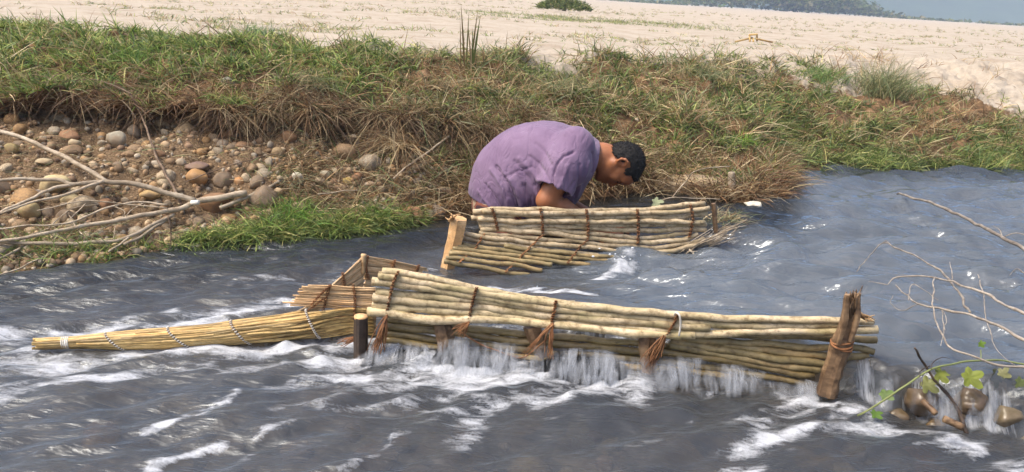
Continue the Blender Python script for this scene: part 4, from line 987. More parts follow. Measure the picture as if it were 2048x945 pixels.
# ================================================================== VEGETATION
def blades(base, az, tilt, L, wd, droop, col, seg=3, rs=rng, twist=1.0, tipc=None):
    """grass blades as bent tapering strips: returns V, [quads, tris], colours"""
    n = len(base); hz = np.stack([np.cos(az), np.sin(az), np.zeros(n)], -1); up_ = np.array([0, 0, 1.0])
    d0 = hz * np.sin(tilt)[:, None] + up_ * np.cos(tilt)[:, None]
    ra = rs.uniform(0, np.pi, n) * twist
    side = np.stack([-np.sin(az), np.cos(az), np.zeros(n)], -1); nn = np.cross(d0, side)
    sd = side * np.cos(ra)[:, None] + nn * np.sin(ra)[:, None]
    V = []; C = []
    for k in range(seg + 1):
        t = k / seg
        c = base + (L * t)[:, None] * d0 + (L * droop * t * t)[:, None] * (0.55 * hz - 0.85 * up_)
        hw = (wd * 0.5 * (1 - t ** 1.7) + 0.0002)[:, None] * sd
        cc = col * (1.0) if tipc is None else col * (1 - t) + tipc * t
        if k < seg: V += [c - hw, c + hw]; C += [cc, cc]
        else: V += [c]; C += [cc]
    m = 2 * seg + 1; VV = np.stack(V, 1).reshape(-1, 3); CC = np.stack(C, 1).reshape(-1, 3)
    o_ = np.arange(n)[:, None] * m; Q = [o_ + np.array([[2 * k, 2 * k + 1, 2 * k + 3, 2 * k + 2]]) for k in range(seg - 1)]
    T_ = o_ + np.array([[2 * seg - 2, 2 * seg - 1, 2 * seg]])
    return VV, [np.concatenate(Q) if Q else np.zeros((0, 4), int), T_], CC
GREEN = 1.12 * np.array([[.15, .23, .05], [.23, .31, .08], [.33, .37, .11], [.15, .21, .085], [.40, .37, .14], [.10, .16, .04]])
OLIVE = 1.15 * np.array([[.22, .24, .11], [.31, .29, .15], [.17, .19, .085], [.42, .36, .20], [.26, .29, .16], [.14, .20, .08]])
DRY = np.array([[.50, .39, .22], [.38, .26, .13], [.58, .47, .29], [.30, .17, .08], [.45, .34, .20]])
BROWN = np.array([[.15, .085, .045], [.11, .06, .03], [.21, .125, .07], [.27, .17, .095]])
def pickc(pal, n, rs=rng, var=.25):
    c = pal[rs.integers(0, len(pal), n)] * (1 + rs.normal(0, var, (n, 1)).clip(-.6, .8)); return np.clip(c, .01, .9)
def scatter(n, x0, x1, v0, v1, dens, rs=rng):
    X, Vq = [], []
    while sum(map(len, X)) < n:
        x = rs.uniform(x0, x1, n * 2); v = rs.uniform(v0, v1, n * 2); k = rs.random(n * 2) < dens(x, v); X.append(x[k]); Vq.append(v[k])
        if len(X) > 30: break
    return np.concatenate(X)[:n], np.concatenate(Vq)[:n]
def outward(P, x, v):
    """slope direction of the bank, so blades lean out and down the bank"""
    return np.full(len(x), -np.pi / 2 - 0.25) 
def carpet(name, label, n, x0, x1, v0, v1, dens, pal, Lr, wr, tilt, droop, lean=0.5, seed=0, clump=0.0, tip=None, lift=0.0, seg=3):
    rs = np.random.default_rng(seed)
    if clump:
        m = max(1, int(n / clump)); cx, cv = scatter(m, x0, x1, v0, v1, dens, rs); ix = rs.integers(0, m, n)
        x = cx[ix] + rs.normal(0, .022, n); v = cv[ix] + rs.normal(0, .035, n); lsc = rs.uniform(.6, 1.3, m)[ix]; cj = (1 + rs.normal(0, .2, m).clip(-.45, .5))[ix]
    else: x, v = scatter(n, x0, x1, v0, v1, dens, rs); lsc = np.ones(len(x)); cj = np.ones(len(x))
    P = bank_point(x, v); P[:, 2] += lift
    az = rs.uniform(0, 2 * np.pi, len(x)); o_ = outward(P, x, v); dx = np.cos(az) + lean * np.cos(o_); dy = np.sin(az) + lean * np.sin(o_); az = np.arctan2(dy, dx)
    L = rs.uniform(*Lr, len(x)) * lsc; col = pickc(pal, len(x), rs) * cj[:, None]
    VV, Fs, CC = blades(P, az, rs.uniform(*tilt, len(x)), L, rs.uniform(*wr, len(x)), rs.uniform(*droop, len(x)), col, seg, rs, tipc=None if tip is None else pickc(tip, len(x), rs))
    o = mk(name, VV, Fs, M['grass'], None, True, CC); kind(o, 'stuff', label); return o
nz = lambda x, v, s, f=1.0: fbm(x * 2.2 * f, v * 1.1 * f, 0, s, 3)
# bare places on the bank: soil shows
bare = lambda x, v: sstep(.08, .3, nz(x, v, 301, 1.2)) * (.35 * sstep(5.2, 4.4, v) + .65 * sstep(-1.2, -.6, x))
bareR = lambda x, v: np.clip(.97 * sstep(2.7, 3.2, x + .3 * nz(x, v, 302)) * sstep(3.5, 4.0, v), 0, 1) + (1 - sstep(2.7, 3.2, x)) * sstep(1.55, 1.9, x) * sstep(-.05, .2, nz(x, v, 303, .9) + .12 * (v - 3.6)) 
topm = lambda x, v: sstep(6.25, 5.85, v + .5 * nz(x, v, 305, 1.5))
carpet('bank_grass', 'green creeping grass hanging over the left bank', 24000, -3.4, -.55, 3.92, 6.3,
       lambda x, v: topm(x, v) * np.clip(.95 - .85 * bare(x, v), 0, 1) * sstep(3.85, 4.3, v + .6 * nz(x, v, 307, 1.6) - .75 * sstep(-2.05, -1.7, x) * (.6 + 1.2 * nz(x, v * 0, 308, 2.0))) * sstep(-.4, -.9, x), GREEN, (.04, .12), (.004, .0075), (.15, 1.35), (.1, .8), .45, 1, 8)
carpet('bank_grass', 'grey-green grass over the bank behind the man', 23000, -1.0, 2.3, 1.9, 6.2,
       lambda x, v: topm(x, v) * sstep(-.95, -.1, x) * (1 - .8 * bare(x, v) * sstep(.3, 0, x)) * np.clip(1 - .9 * bareR(x, v), 0, 1) * sstep(2.2, 3.2, v + 1.0 * sstep(.0, .5, x)) * (.35 + .65 * sstep(-.25, .1, nz(x, v, 309, 1.3))), np.vstack([OLIVE, GREEN, GREEN * .7]), (.04, .12), (.004, .0075), (.1, 1.35), (.1, .8), .15, 2, 6)
carpet('bank_grass', 'green grass on the low slope by the calm water at right', 15000, 1.45, 5.2, 1.0, 4.9,
       lambda x, v: np.clip(1 - .95 * bareR(x, v), 0, 1) * (.15 + .85 * sstep(-.15, .15, nz(x, v, 311, 1.2))), GREEN * .85 + .02, (.05, .14), (.004, .0075), (.1, 1.2), (.2, .8), .3, 3, 10)
carpet('dry_grass', 'dead straw tangled through the bank grass', 11000, -3.2, 4.2, 2.6, 6.1,
       lambda x, v: topm(x, v) * (.6 + .4 * sstep(-1.3, .2, x)) * sstep(2.9, 3.8, v + 1.2 * sstep(-.2, .5, x)) * np.clip(1 - .9 * bareR(x, v), 0, 1) * sstep(-.3, .25, nz(x, v, 313, 1.4)) , DRY, (.05, .20), (.003, .0055), (.2, 1.55), (.05, .6), .25, 4, 5)
carpet('dry_grass', 'straw and dead stems along the water line', 9000, -.6, 1.55, 1.0, 3.2,
       lambda x, v: sstep(-.6, -.1, x) * (.5 + .5 * sstep(-.1, .2, nz(x, v, 315, 2))), np.vstack([DRY, BROWN]), (.06, .22), (.0025, .005), (.3, 1.55), (.1, .8), .4, 5, 6)
carpet('hanging_roots', 'brown roots and dead grass hanging below the undercut turf', 5200, -3.2, .3, 3.35, 4.5,
       lambda x, v: .04 + .96 * sstep(.0, .3, nz(x, v, 317, 2.2)), np.vstack([BROWN, BROWN, DRY * .7]), (.05, .17), (.002, .0036), (.5, 1.9), (.2, 1.5), .9, 6, 5)
carpet('hanging_roots', 'dense brown root mat hanging over the gravel', 4600, -1.35, .1, 3.2, 4.2,
       lambda x, v: .05 + .95 * sstep(.0, .25, nz(x, v, 319, 2.5)), np.vstack([BROWN, DRY * .8]), (.06, .2), (.002, .0034), (.6, 2.0), (.2, 1.5), 1.0, 7, 6)
carpet('dead_stems', 'tangle of brown dead stems between the gravel and the turf left of the man', 10500, -1.25, .15, 1.75, 4.3,
       lambda x, v: sstep(-1.25, -.85, x + .15 * (v - 2.6)) * (.15 + .85 * sstep(-.1, .15, nz(x, v, 323, 2.2))), np.vstack([BROWN * 1.2, DRY * .75, DRY, OLIVE * .8]), (.05, .17), (.0022, .0045), (.3, 1.7), (.05, .9), .35, 12, 7)
carpet('dead_stems', 'brown roots and dead stems on the earth face under the left turf', 5200, -2.3, -.9, 3.55, 4.9,
       lambda x, v: .1 + .9 * sstep(-.1, .2, nz(x, v, 325, 2.4)), np.vstack([BROWN, BROWN * 1.5, DRY * .7]), (.04, .13), (.002, .004), (.3, 1.8), (.05, 1.0), .4, 13, 6)
carpet('shore_grass', 'lush green grass growing at the water edge below the gravel', 9000, -1.95, -.42, .98, 1.75,
       lambda x, v: sstep(.1, -.1, v - 1.42 + .5 * nz(x, v, 321, 2)) * (.05 + .95 * sstep(-1.35, -1.0, x)), GREEN, (.05, .12), (.003, .0055), (.2, 1.3), (.2, .8), .5, 8, 12)
carpet('gravel_litter', 'dead stems and grass bits lying over the gravel', 3800, -2.8, -.3, 1.2, 3.4, lambda x, v: np.ones_like(x), np.vstack([DRY, BROWN, OLIVE]), (.03, .12), (.0012, .0024), (1.0, 1.6), (.05, .3), .3, 9, 5, lift=.012)
# sparse grass on the sand
def sand_tufts(n, seed):
    rs = np.random.default_rng(seed); a = rs.random(n * 6); Y = 5.2 + 34 * a ** 2.2; X = rs.uniform(-1.1, 1.0, n * 6) * (Y + 1.5)
    d = sstep(.04, .35, fbm(X * .3, Y * .8, 0, 331, 4)) + .03; k = (rs.random(n * 6) < d) & (Y > np.interp(X, BX, TOPY) + .1); X, Y = X[k][:n], Y[k][:n]
    m = 9; x = np.repeat(X, m) + rs.normal(0, .03, len(X) * m); y = np.repeat(Y, m) + rs.normal(0, .03, len(X) * m); P = np.stack([x, y, sandz(x, y) - .005], -1)
    big = 1 + .03 * np.maximum(y - 8, 0)
    VV, Fs, CC = blades(P, rs.uniform(0, 6.28, len(x)), rs.uniform(.2, 1.3, len(x)), rs.uniform(.025, .08, len(x)) * np.minimum(big, 2.2), rs.uniform(.003, .006, len(x)) * big, rs.uniform(.1, .7, len(x)), pickc(np.vstack([OLIVE, GREEN, DRY]), len(x), rs), 2, rs)
    kind(mk('sand_grass', VV, Fs, M['grass'], None, True, CC), 'stuff', 'sparse grass sprigs scattered over the pale sand')
sand_tufts(3000, 11)

# ---- plants one can tell apart
def tussock(name, label, cat, base, n, Lr, wr, pal, tilt=(.05, 1.0), droop=(.2, .9), spread=.05, lean=(0, 0), seed=0, group=None, seg=4, tip=None):
    rs = np.random.default_rng(seed); b = np.asarray(base, float)
    P = b + np.stack([rs.normal(0, spread, n), rs.normal(0, spread, n), rs.normal(0, .006, n)], -1)
    az = rs.uniform(0, 6.283, n); az = np.arctan2(np.sin(az) + lean[1], np.cos(az) + lean[0])
    VV, Fs, CC = blades(P, az, rs.uniform(*tilt, n), rs.uniform(*Lr, n), rs.uniform(*wr, n), rs.uniform(*droop, n), pickc(pal, n, rs), seg, rs, tipc=None if tip is None else pickc(tip, n, rs))
    o = mk(name, VV - b, Fs, M['grass'], None, True, CC); o.location = b
    return tag(o, label, cat, group)
GRP = 'tussocks and plants on the bank'
TU = [
 ('grass_tussock', 'wiry grey-green tussock drooping over the undercut left of the reeds', 'grass', (640, 168), 420, (.10, .24), (.0016, .0028), OLIVE * .9, (.3, 1.3), (.5, 1.2), .05, (-.2, -.9)),
 ('grass_tussock', 'rounded bright green tuft on the left bank above the big cobble', 'grass', (462, 200), 380, (.05, .12), (.0022, .004), GREEN, (.05, 1.2), (.2, .8), .05, (0, -.5)),
 ('grass_tussock', 'dark blue-green tuft crowning the left bank top', 'grass', (520, 75), 420, (.06, .15), (.002, .0036), OLIVE * np.array([.6, .85, .8]), (.05, 1.0), (.2, .7), .06, (0, -.2)),
 ('grass_tussock', 'lush green grass clump below the cut branch at the water edge', 'grass', (575, 428), 650, (.06, .17), (.0024, .0042), GREEN * np.array([.85, 1.1, .8]), (.05, 1.15), (.2, .7), .07, (.1, -.5)),
 ('grass_tussock', 'spiky green grass clump leaning over the dark pool beside the stones', 'grass', (745, 428), 330, (.06, .17), (.0022, .0038), GREEN * np.array([.9, 1.05, .9]), (.1, 1.25), (.2, .7), .045, (.2, -.4)),
 ('grass_tussock', 'small green tuft between the cut branch and the white pebbles', 'grass', (536, 352), 130, (.04, .09), (.002, .0034), GREEN * 1.15, (.05, .9), (.1, .6), .02, (0, -.2)),
 ('grass_tussock', 'low green clump over the branch ends at the left water edge', 'grass', (110, 478), 420, (.05, .13), (.002, .0036), GREEN, (.1, 1.2), (.2, .7), .09, (.1, -.4)),
 ('grass_tussock', 'tall bushy straw-tipped tussock standing on the right bank', 'grass', (1762, 190), 900, (.16, .40), (.0022, .004), OLIVE, (.02, .75), (.1, .7), .09, (.1, -.3)),
 ('grass_tussock', 'green tussock left of the tall bushy one on the right bank', 'grass', (1640, 160), 420, (.10, .24), (.0024, .004), GREEN * np.array([.8, .95, 1.0]), (.05, .9), (.2, .8), .09, (-.1, -.3)),
 ('grass_tussock', 'bright green ferny tuft on the slope right of the man', 'grass', (1478, 285), 260, (.05, .15), (.0025, .0045), GREEN * np.array([1, 1.3, .8]), (.05, 1.0), (.2, .8), .04, (0, -.4)),
 ('grass_tussock', 'reddish brown dead clump at the tip of the spit', 'grass', (1505, 352), 480, (.08, .22), (.002, .0034), np.array([[.22, .09, .045], [.30, .14, .07], [.16, .07, .035], [.36, .2, .1]]), (.1, 1.35), (.2, .9), .07, (.25, -.4)),
 ('grass_tussock', 'bleached straw heap drooping toward the water left of the man', 'straw', (800, 283), 360, (.12, .27), (.0018, .003), DRY, (.6, 1.5), (.4, 1.0), .05, (-.7, -.6)),
 ('grass_tussock', 'dry pale clump where the turf meets the tall reeds', 'grass', (860, 170), 340, (.08, .2), (.0018, .003), DRY, (.2, 1.3), (.3, 1.0), .07, (-.2, -.6)),
 ('grass_tussock', 'olive tussock with long stems on the slope above the man', 'grass', (1120, 175), 420, (.08, .2), (.002, .0034), OLIVE, (.1, 1.1), (.2, .9), .10, (0, -.3)),
 ('grass_tussock', 'olive tussock on the bank edge above the ferny tuft', 'grass', (1390, 150), 420, (.08, .2), (.002, .0034), OLIVE, (.1, 1.0), (.2, .8), .10, (.1, -.2)),
 ('grass_tussock', 'green water-edge clump below the tall bushy tussock', 'grass', (1720, 320), 420, (.08, .2), (.0022, .0038), GREEN, (.1, 1.1), (.2, .7), .12, (.1, -.3)),
 ('grass_tussock', 'green water-edge clump near the right border of the photo', 'grass', (1965, 325), 420, (.08, .2), (.0022, .0038), GREEN, (.1, 1.1), (.2, .7), .08, (.1, -.3)),
 ('grass_tussock', 'dry brown tuft leaning over the low bank at right', 'grass', (1850, 305), 300, (.08, .2), (.002, .0034), np.vstack([DRY, BROWN]), (.2, 1.3), (.3, .9), .09, (.2, -.4)),
 ('grass_tussock', 'straw tuft caught at the right end of the far fence', 'straw', (1452, 442), 260, (.06, .17), (.0016, .0028), np.vstack([DRY, OLIVE]), (.2, 1.5), (.3, .9), .05, (.5, -.5)),
 ('grass_tussock', 'thick green tuft on the far left bank edge', 'grass', (250, 120), 520, (.06, .14), (.0024, .004), GREEN * np.array([.8, 1, .8]), (.05, 1.1), (.2, .8), .06, (0, -.5)),
]
for i, r in enumerate(TU):
    nm, lb, ct, (px, py), n, Lr, wr, pal, tl, dr, sp, ln = r
    tussock(nm, lb, ct, hit(px, py) - [0, 0, .01], n, Lr, wr, pal, tl, dr, sp, ln, 600 + i, GRP)
# tall reed clump: sword leaves, each its own part
rb = hit(935, 142); reeds = empty('reed_clump', rb, 'clump of tall sword-like reed leaves rising above the bank top', 'reed', GRP)
for i, (px, py, bx_p, wd, c) in enumerate([(922, 8, 930, .010, (.16, .11, .04)), (938, 22, 932, .009, (.13, .12, .04)), (956, 18, 940, .010, (.17, .13, .05)), (961, 30, 944, .012, (.12, .14, .04)), (920, 32, 922, .006, (.2, .13, .05)),
        (935, 40, 944, .008, (.2, .15, .07)), (1020, 112, 945, .006, (.25, .2, .1)), (1080, 88, 940, .012, (.16, .2, .08)), (1005, 122, 940, .010, (.15, .19, .08)), (880, 90, 934, .006, (.3, .22, .12)), (862, 130, 934, .008, (.34, .27, .16)), (944, 55, 946, .009, (.11, .14, .04))]):
    b0 = on_y(bx_p, 140, rb[1]); tp = on_y(px, py, rb[1] + rng.normal(0, .06)); C_ = catmull([b0 - [0, 0, .03], (b0 * .55 + tp * .45) + [0, 0, .02 if i > 5 else 0], tp], 8)
    sdv = np.array([.9, -.45 + .5 * rng.random(), 0]) if abs(tp[2] - b0[2]) > .1 else np.array([0.1, -.5, .85]); sdv /= np.linalg.norm(sdv); VV = []
    for k, q in enumerate(C_): hw = wd * .5 * min(1, (1.02 - k / 7) * 2.2); VV += [q - sdv * hw, q + np.array([0, .0012, 0.0]), q + sdv * hw]
    Q = [[3 * k + j, 3 * k + j + 1, 3 * k + j + 4, 3 * k + j + 3] for k in range(7) for j in (0, 1)]
    mk('reed_leaf', np.array(VV), np.array(Q), M['grass'], reeds, True, np.tile(np.array(c), (24, 1)))
# low bush on the sand
P0 = at(1128, 22, .67); bush = empty('bush', P0, 'low green bush on the pale sand above the man', 'bush')
acc = Acc(); rs = np.random.default_rng(41)
for i in range(26):
    a = rs.uniform(0, 6.28); r_ = rs.uniform(.05, .42); tp = P0 + [r_ * math.cos(a), r_ * math.sin(a), rs.uniform(.10, .30)]
    strand(acc, [P0 + rs.normal(0, .03, 3) * [1, 1, 0], (P0 + tp) / 2 + [0, 0, .05], tp], [.006, .004, .002], i, .02, 4, 8)
acc.build('stems', M['twig'], bush)
n = 2600; a = rs.uniform(0, 6.28, n); r_ = .52 * np.sqrt(rs.random(n)); hgt = .30 * (1 - (r_ / .6) ** 2) * rs.random(n) ** .5 * (1 + .5 * noise(r_ * np.cos(a) * 6, r_ * np.sin(a) * 6, 0, 5))
P = P0 + np.stack([r_ * np.cos(a) * 1.25, r_ * np.sin(a), hgt], -1)
VV, Fs, CC = blades(P, rs.uniform(0, 6.28, n), rs.uniform(.1, 1.4, n), rs.uniform(.06, .14, n), rs.uniform(.012, .03, n), rs.uniform(.1, .6, n), pickc(GREEN * .6, n, rs), 2, rs)
mk('foliage', VV, Fs, M['grass'], bush, True, CC)
# grass skirt round the bush
n = 5000; cx = at(1160, 38, .67); x = cx[0] + rs.normal(0, 1.1, n); y = cx[1] + rs.normal(0, .55, n) - .05; k = fbm(x * 1.5, y * 1.5, 0, 351, 3) > -.08; x, y = x[k], y[k]
P = np.stack([x, y, sandz(x, y) - .005], -1); n = len(P)
VV, Fs, CC = blades(P, rs.uniform(0, 6.28, n), rs.uniform(.2, 1.2, n), rs.uniform(.04, .10, n), rs.uniform(.004, .008, n), rs.uniform(.1, .6, n), pickc(np.vstack([OLIVE, GREEN]), n, rs), 2, rs)
kind(mk('sand_grass', VV, Fs, M['grass'], None, True, CC), 'stuff', 'patch of short grass spreading over the sand around the bush')

# ================================================================== STONES, BRANCHES, DAM, SMALL THINGS
def stone_mesh(seed, ic=ICO3, flat=.7, rough=.10):
    rs = np.random.default_rng(seed); v = ic[0].copy(); sc = np.array([1.0, rs.uniform(.65, .95), rs.uniform(flat - .12, flat + .12)])
    d = 1 + rough * 1.6 * fbm(v[:, 0] * 1.1 + seed, v[:, 1] * 1.1, v[:, 2] * 1.1, seed, 3)
    v = v * d[:, None]
    for _ in range(rs.integers(3, 7)):
        nn = rs.normal(0, 1, 3); nn /= np.linalg.norm(nn); e_ = np.maximum(v @ nn - rs.uniform(.62, .86), 0); v = v - .85 * e_[:, None] * nn      # worn flats
    v = np.sign(v) * np.abs(v) ** rs.uniform(.86, 1.05); return v * sc
SM = []
for i in range(12):
    me = mk('stone_shape', stone_mesh(i), ICO3[1], M['stone']); SM.append(me.data); bpy.data.objects.remove(me)
SMW = [m.copy() for m in SM]
for m in SMW: m.materials.clear(); m.materials.append(M['stone_wet'])
def put_stone(me, P, r, parent=None, rs=rng, name='stone', flatten=True):
    o = link(name, me, parent); e = (rs.normal(0, .35), rs.normal(0, .35), rs.uniform(0, 6.28))
    M4 = Matrix.LocRotScale(Vector([float(q) for q in P]), __import__('mathutils').Euler(e), Vector((r, r, r)))
    o.matrix_world = M4 if parent is None else M4
    if parent is not None: o.matrix_parent_inverse = Matrix(); o.matrix_basis = Matrix.Translation(-parent.location) @ M4
    return o
# named cobbles the photograph lets one point to
CB = [((110, 377), 32, (.60, .50, .27), 'largest cream oval cobble under the branches at far left', .62), ((234, 283), 19, (.40, .36, .27), 'grey oval cobble wedged upright under the turf', .9),
      ((394, 360), 22, (.46, .26, .10), 'orange rounded cobble below the dark thin twig', .85), ((89, 327), 18, (.52, .43, .27), 'pale elongated cobble between the two long branches', .5),
      ((312, 334), 13, (.50, .43, .33), 'pale wedge-shaped cobble beside the dark upright twig', .9), ((361, 328), 12, (.50, .42, .30), 'smooth tan cobble above the mauve stone', .75),
      ((394, 338), 24, (.24, .16, .13), 'mauve flat cobble behind the orange rounded one', .5), ((480, 368), 13, (.48, .24, .09), 'small bright orange cobble beside the cut branch', .85),
      ((508, 374), 12, (.56, .50, .36), 'cream angular cobble just above the cut branch end', .7), ((555, 310), 13, (.32, .23, .12), 'brown round cobble at the top of the gravel', 1.0),
      ((593, 358), 14, (.62, .58, .47), 'whitest twin cobble by the water grass', .7), ((640, 363), 10, (.50, .40, .28), 'tan oval cobble right of the white twins', .75),
      ((650, 352), 11, (.62, .55, .40), 'upright cream cobble in the row by the pool', .9), ((668, 350), 11, (.56, .46, .30), 'tall tan cobble standing in the row by the pool', 1.1),
      ((697, 366), 12, (.58, .42, .12), 'yellow ochre cobble at the pool edge', .75), ((713, 358), 14, (.34, .17, .08), 'rust brown oval cobble above the ochre one', .7),
      ((742, 371), 13, (.46, .35, .24), 'light brown flat cobble last in the pool row', .6), ((60, 425), 23, (.50, .40, .20), 'yellowish big cobble low at the left below the thin branch', .8),
      ((140, 408), 22, (.42, .34, .18), 'ochre broad cobble behind the thin branches', .7), ((300, 396), 22, (.46, .32, .14), 'long orange slab cobble under the forked branch', .45),
      ((76, 393), 17, (.34, .28, .22), 'dull grey-brown cobble right of the cream oval one', .7), ((150, 386), 13, (.42, .34, .26), 'small beige cobble under the forked grey limb', .7),
      ((22, 301), 15, (.36, .28, .12), 'olive ochre cobble at the left border', .75), ((150, 290), 13, (.46, .38, .24), 'light tan cobble high in the gravel under the roots', .7)]
rs = np.random.default_rng(77)
for i, ((px, py), r, c, lb, fl) in enumerate(CB):
    P = hit(px, py); R_ = r * mpx(P); v = stone_mesh(40 + i, ICO3, fl, .07); ang = rs.uniform(-.35, .35); ca, sa = math.cos(ang), math.sin(ang); v = v @ np.array([[ca, sa, 0], [-sa, ca, 0], [0, 0, 1]])
    o = mk('cobble', v * R_, ICO3[1], M['cobble'], None, True, np.tile(np.array(c) * .92, (len(v), 1))); o.location = Vector([float(q) for q in P + [0, 0, R_ * .18]])
    tag(o, lb, 'stone', 'river cobbles on the gravel bank')
# other stones of the gravel bank, single pieces
n = 0; used = []
while n < 290:
    x = rs.uniform(-2.75, -.3); v = 1.1 + 2.35 * rs.random() ** .85
    if noise(np.array(x * 3.1), np.array(v * 2.2), 0, 55) < -.08 and rs.random() < .8: continue
    if x > -1.0 and v > 2.0 and rs.random() < .85: continue
    r = min(.065, .019 + .017 * rs.exponential(1.0)); P = bank_point(np.array([x]), np.array([v]))[0]
    if any((P[0] - q[0]) ** 2 + (P[1] - q[1]) ** 2 < (.60 * (r + q[2])) ** 2 for q in used): continue
    used.append((P[0], P[1], r)); put_stone((SMW if v < 1.18 else SM)[rs.integers(12)], P + [0, 0, r * .02], r, bank, rs); n += 1
acc = Acc(); pc = np.array([[.34, .24, .14], [.25, .16, .085], [.40, .30, .19], [.19, .12, .07], [.34, .21, .10], [.33, .28, .21]])
n = 7000; x = rs.uniform(-2.9, -.28, n); v = rs.uniform(1.05, 3.5, n); P = bank_point(x, v); Rr = .003 + .014 * rs.random(n) ** 2.2
mv = ICO1[0]; sc = rs.uniform(.6, 1.1, (n, 1, 3)); VV = P[:, None, :] + Rr[:, None, None] * mv[None] * sc; FF = (np.arange(n) * len(mv))[:, None, None] + ICO1[1][None]
acc.add(VV.reshape(-1, 3), FF.reshape(-1, 3), np.repeat(pickc(pc, n, rs), len(mv), 0))
n = 1700; x = rs.uniform(-2.9, -.28, n); v = rs.uniform(1.05, 3.5, n); P = bank_point(x, v); Rr = rs.uniform(.009, .021, n); mv = ICO2[0]; sc = rs.uniform(.55, 1.1, (n, 1, 3)); VV = P[:, None, :] + Rr[:, None, None] * mv[None] * sc; FF = (np.arange(n) * len(mv))[:, None, None] + ICO2[1][None]
acc.add(VV.reshape(-1, 3), FF.reshape(-1, 3), np.repeat(pickc(pc, n, rs), len(mv), 0)); kind(acc.build('gravel', M['pebbles']), 'stuff', 'small pebbles filling the gap between the cobbles on the bank')
# pale stones and clods on the turf
for (px, py), r, lb, c in [((750, 92), 10, 'white stone lump on the bank top left of the reeds', (.62, .57, .48)), ((712, 124), 6, 'small pale stone on the bare patch below the white lump', (.5, .43, .33)), ((700, 120), 5, 'smaller rounded pebble touching the pale stone', (.45, .4, .32)),
                           ((917, 258), 10, 'white shell-like stone in the grass left of the man', (.66, .6, .5)), ((1272, 246), 6, 'pale pebble in the grass above the man head', (.5, .45, .35)), ((707, 278), 6, 'round pale pebble in the soil under the straw', (.45, .36, .25)), ((455, 172), 15, 'grey mossy stone half covered by the bright tuft', (.26, .25, .19)), ((410, 58), 6, 'white pebble on the left turf edge', (.6, .56, .48))]:
    P = hit(px, py); R_ = r * mpx(P); v = stone_mesh(int(px), ICO3, .75, .14); o = mk('turf_stone', v * R_, ICO3[1], M['cobble'], None, True, np.tile(np.array(c), (len(v), 1))); o.location = Vector([float(q) for q in P + [0, 0, .012]]); tag(o, lb, 'stone', 'stones on the turf')
# stones on the river bed, seen through the shallow water
for i in range(120):
    x, y = rs.uniform(-1.5, 1.6), rs.uniform(1.25, 2.0); r = rs.uniform(.015, .06); put_stone(SM[rs.integers(12)], [x, y, bed_z(np.array(x), np.array(y)) + r * .2], r, bed, rs, 'bed_stone')

# ---------------- branches lying on the gravel
def limb(parent, name, px, rpx, lift, m='branch', seed=0, taper=None, k=8):
    P = [hit(x, y, lift if np.isscalar(lift) else lift[i]) for i, (x, y) in enumerate(px)]
    R_ = [.78 * (rpx if np.isscalar(rpx) else np.interp(i, [0, len(P) - 1], rpx)) * mpx(P[i]) for i in range(len(P))]
    V, Fs = tube(P, R_, n=max(16, 5 * len(P)), k=k, wob=.006, rw=.12, seed=seed); return mk(name, V, Fs, M[m], parent)
GB = 'dead branches on the gravel'
b1 = empty('dead_branch', hit(366, 417), 'thick cut grey branch with long limbs lying across the gravel', 'branch', GB)
limb(b1, 'limb', [(493, 387), (440, 396), (393, 404), (366, 415), (332, 423), (234, 441), (125, 460), (49, 477), (-40, 490)], [9, 4], .06, seed=1)
limb(b1, 'limb', [(391, 403), (332, 385), (279, 372), (209, 364), (150, 371), (115, 360), (52, 359), (-30, 363)], [8, 4], .075, seed=2)
limb(b1, 'limb', [(150, 371), (105, 378), (52, 401), (0, 428), (-40, 440)], [5, 3.5], .07, seed=3)
limb(b1, 'limb', [(209, 364), (147, 383), (70, 405), (0, 426)], [4.5, 2.5], .085, seed=4)
c0 = hit(393, 407, .07); V, Fs = tube([c0 + [-.016, -.012, .004], c0 + [.016, -.014, .008]], [.010, .010], n=4, k=8); mk('cut_scar', V, Fs, M['white_cord'], b1)['label'] = 'pale fresh cut on the branch'
for i, P in enumerate([[(230, 413), (250, 425), (232, 450), (226, 478)], [(176, 403), (150, 430), (120, 455)], [(287, 405), (262, 420), (244, 440), (205, 455), (180, 470)], [(118, 470), (100, 484), (84, 480)], [(300, 410), (330, 417), (355, 415)], [(97, 455), (140, 420), (200, 408)], [(166, 470), (150, 455), (140, 432)], [(60, 470), (110, 452), (150, 448)]]):
    limb(b1, 'twig', P, [1.6, .8], .05, 'branch', 20 + i, k=5)
b2 = empty('dead_branch', hit(558, 364), 'slim pale stick beside the thick cut branch, tip over the pebbles', 'branch', GB); limb(b2, 'stem', [(440, 415), (465, 406), (516, 386), (537, 375), (560, 363)], [6, 4], .045, seed=31)
limb(b2, 'twig', [(537, 377), (538, 390), (528, 402)], [2, 1], .04, seed=32, k=5)
b3 = empty('dead_branch', hit(0, 263), 'long diagonal branch from the left border down to the fork', 'branch', GB); limb(b3, 'stem', [(-40, 252), (0, 263), (42, 275), (105, 303), (161, 331), (212, 363)], [5, 6], .07, seed=33)
b4 = empty('dead_branch', hit(300, 280), 'thin dark twig hanging from the turf down to the branches', 'branch', GB); limb(b4, 'stem', [(262, 190), (283, 233), (304, 289), (318, 324), (342, 366), (363, 410)], [2.2, 4], .05, 'twig', seed=34)
limb(b4, 'twig', [(262, 190), (225, 170), (180, 158), (130, 165)], [2, 1], .05, 'twig', 35, k=5)
b5 = empty('dead_branch', hit(100, 488), 'smooth pale branch at the water edge ending in a frayed bundle', 'branch', GB); limb(b5, 'stem', [(-40, 480), (0, 483), (49, 487), (107, 488), (180, 485), (244, 480), (293, 458), (348, 429)], [5.5, 5], .045, seed=36)
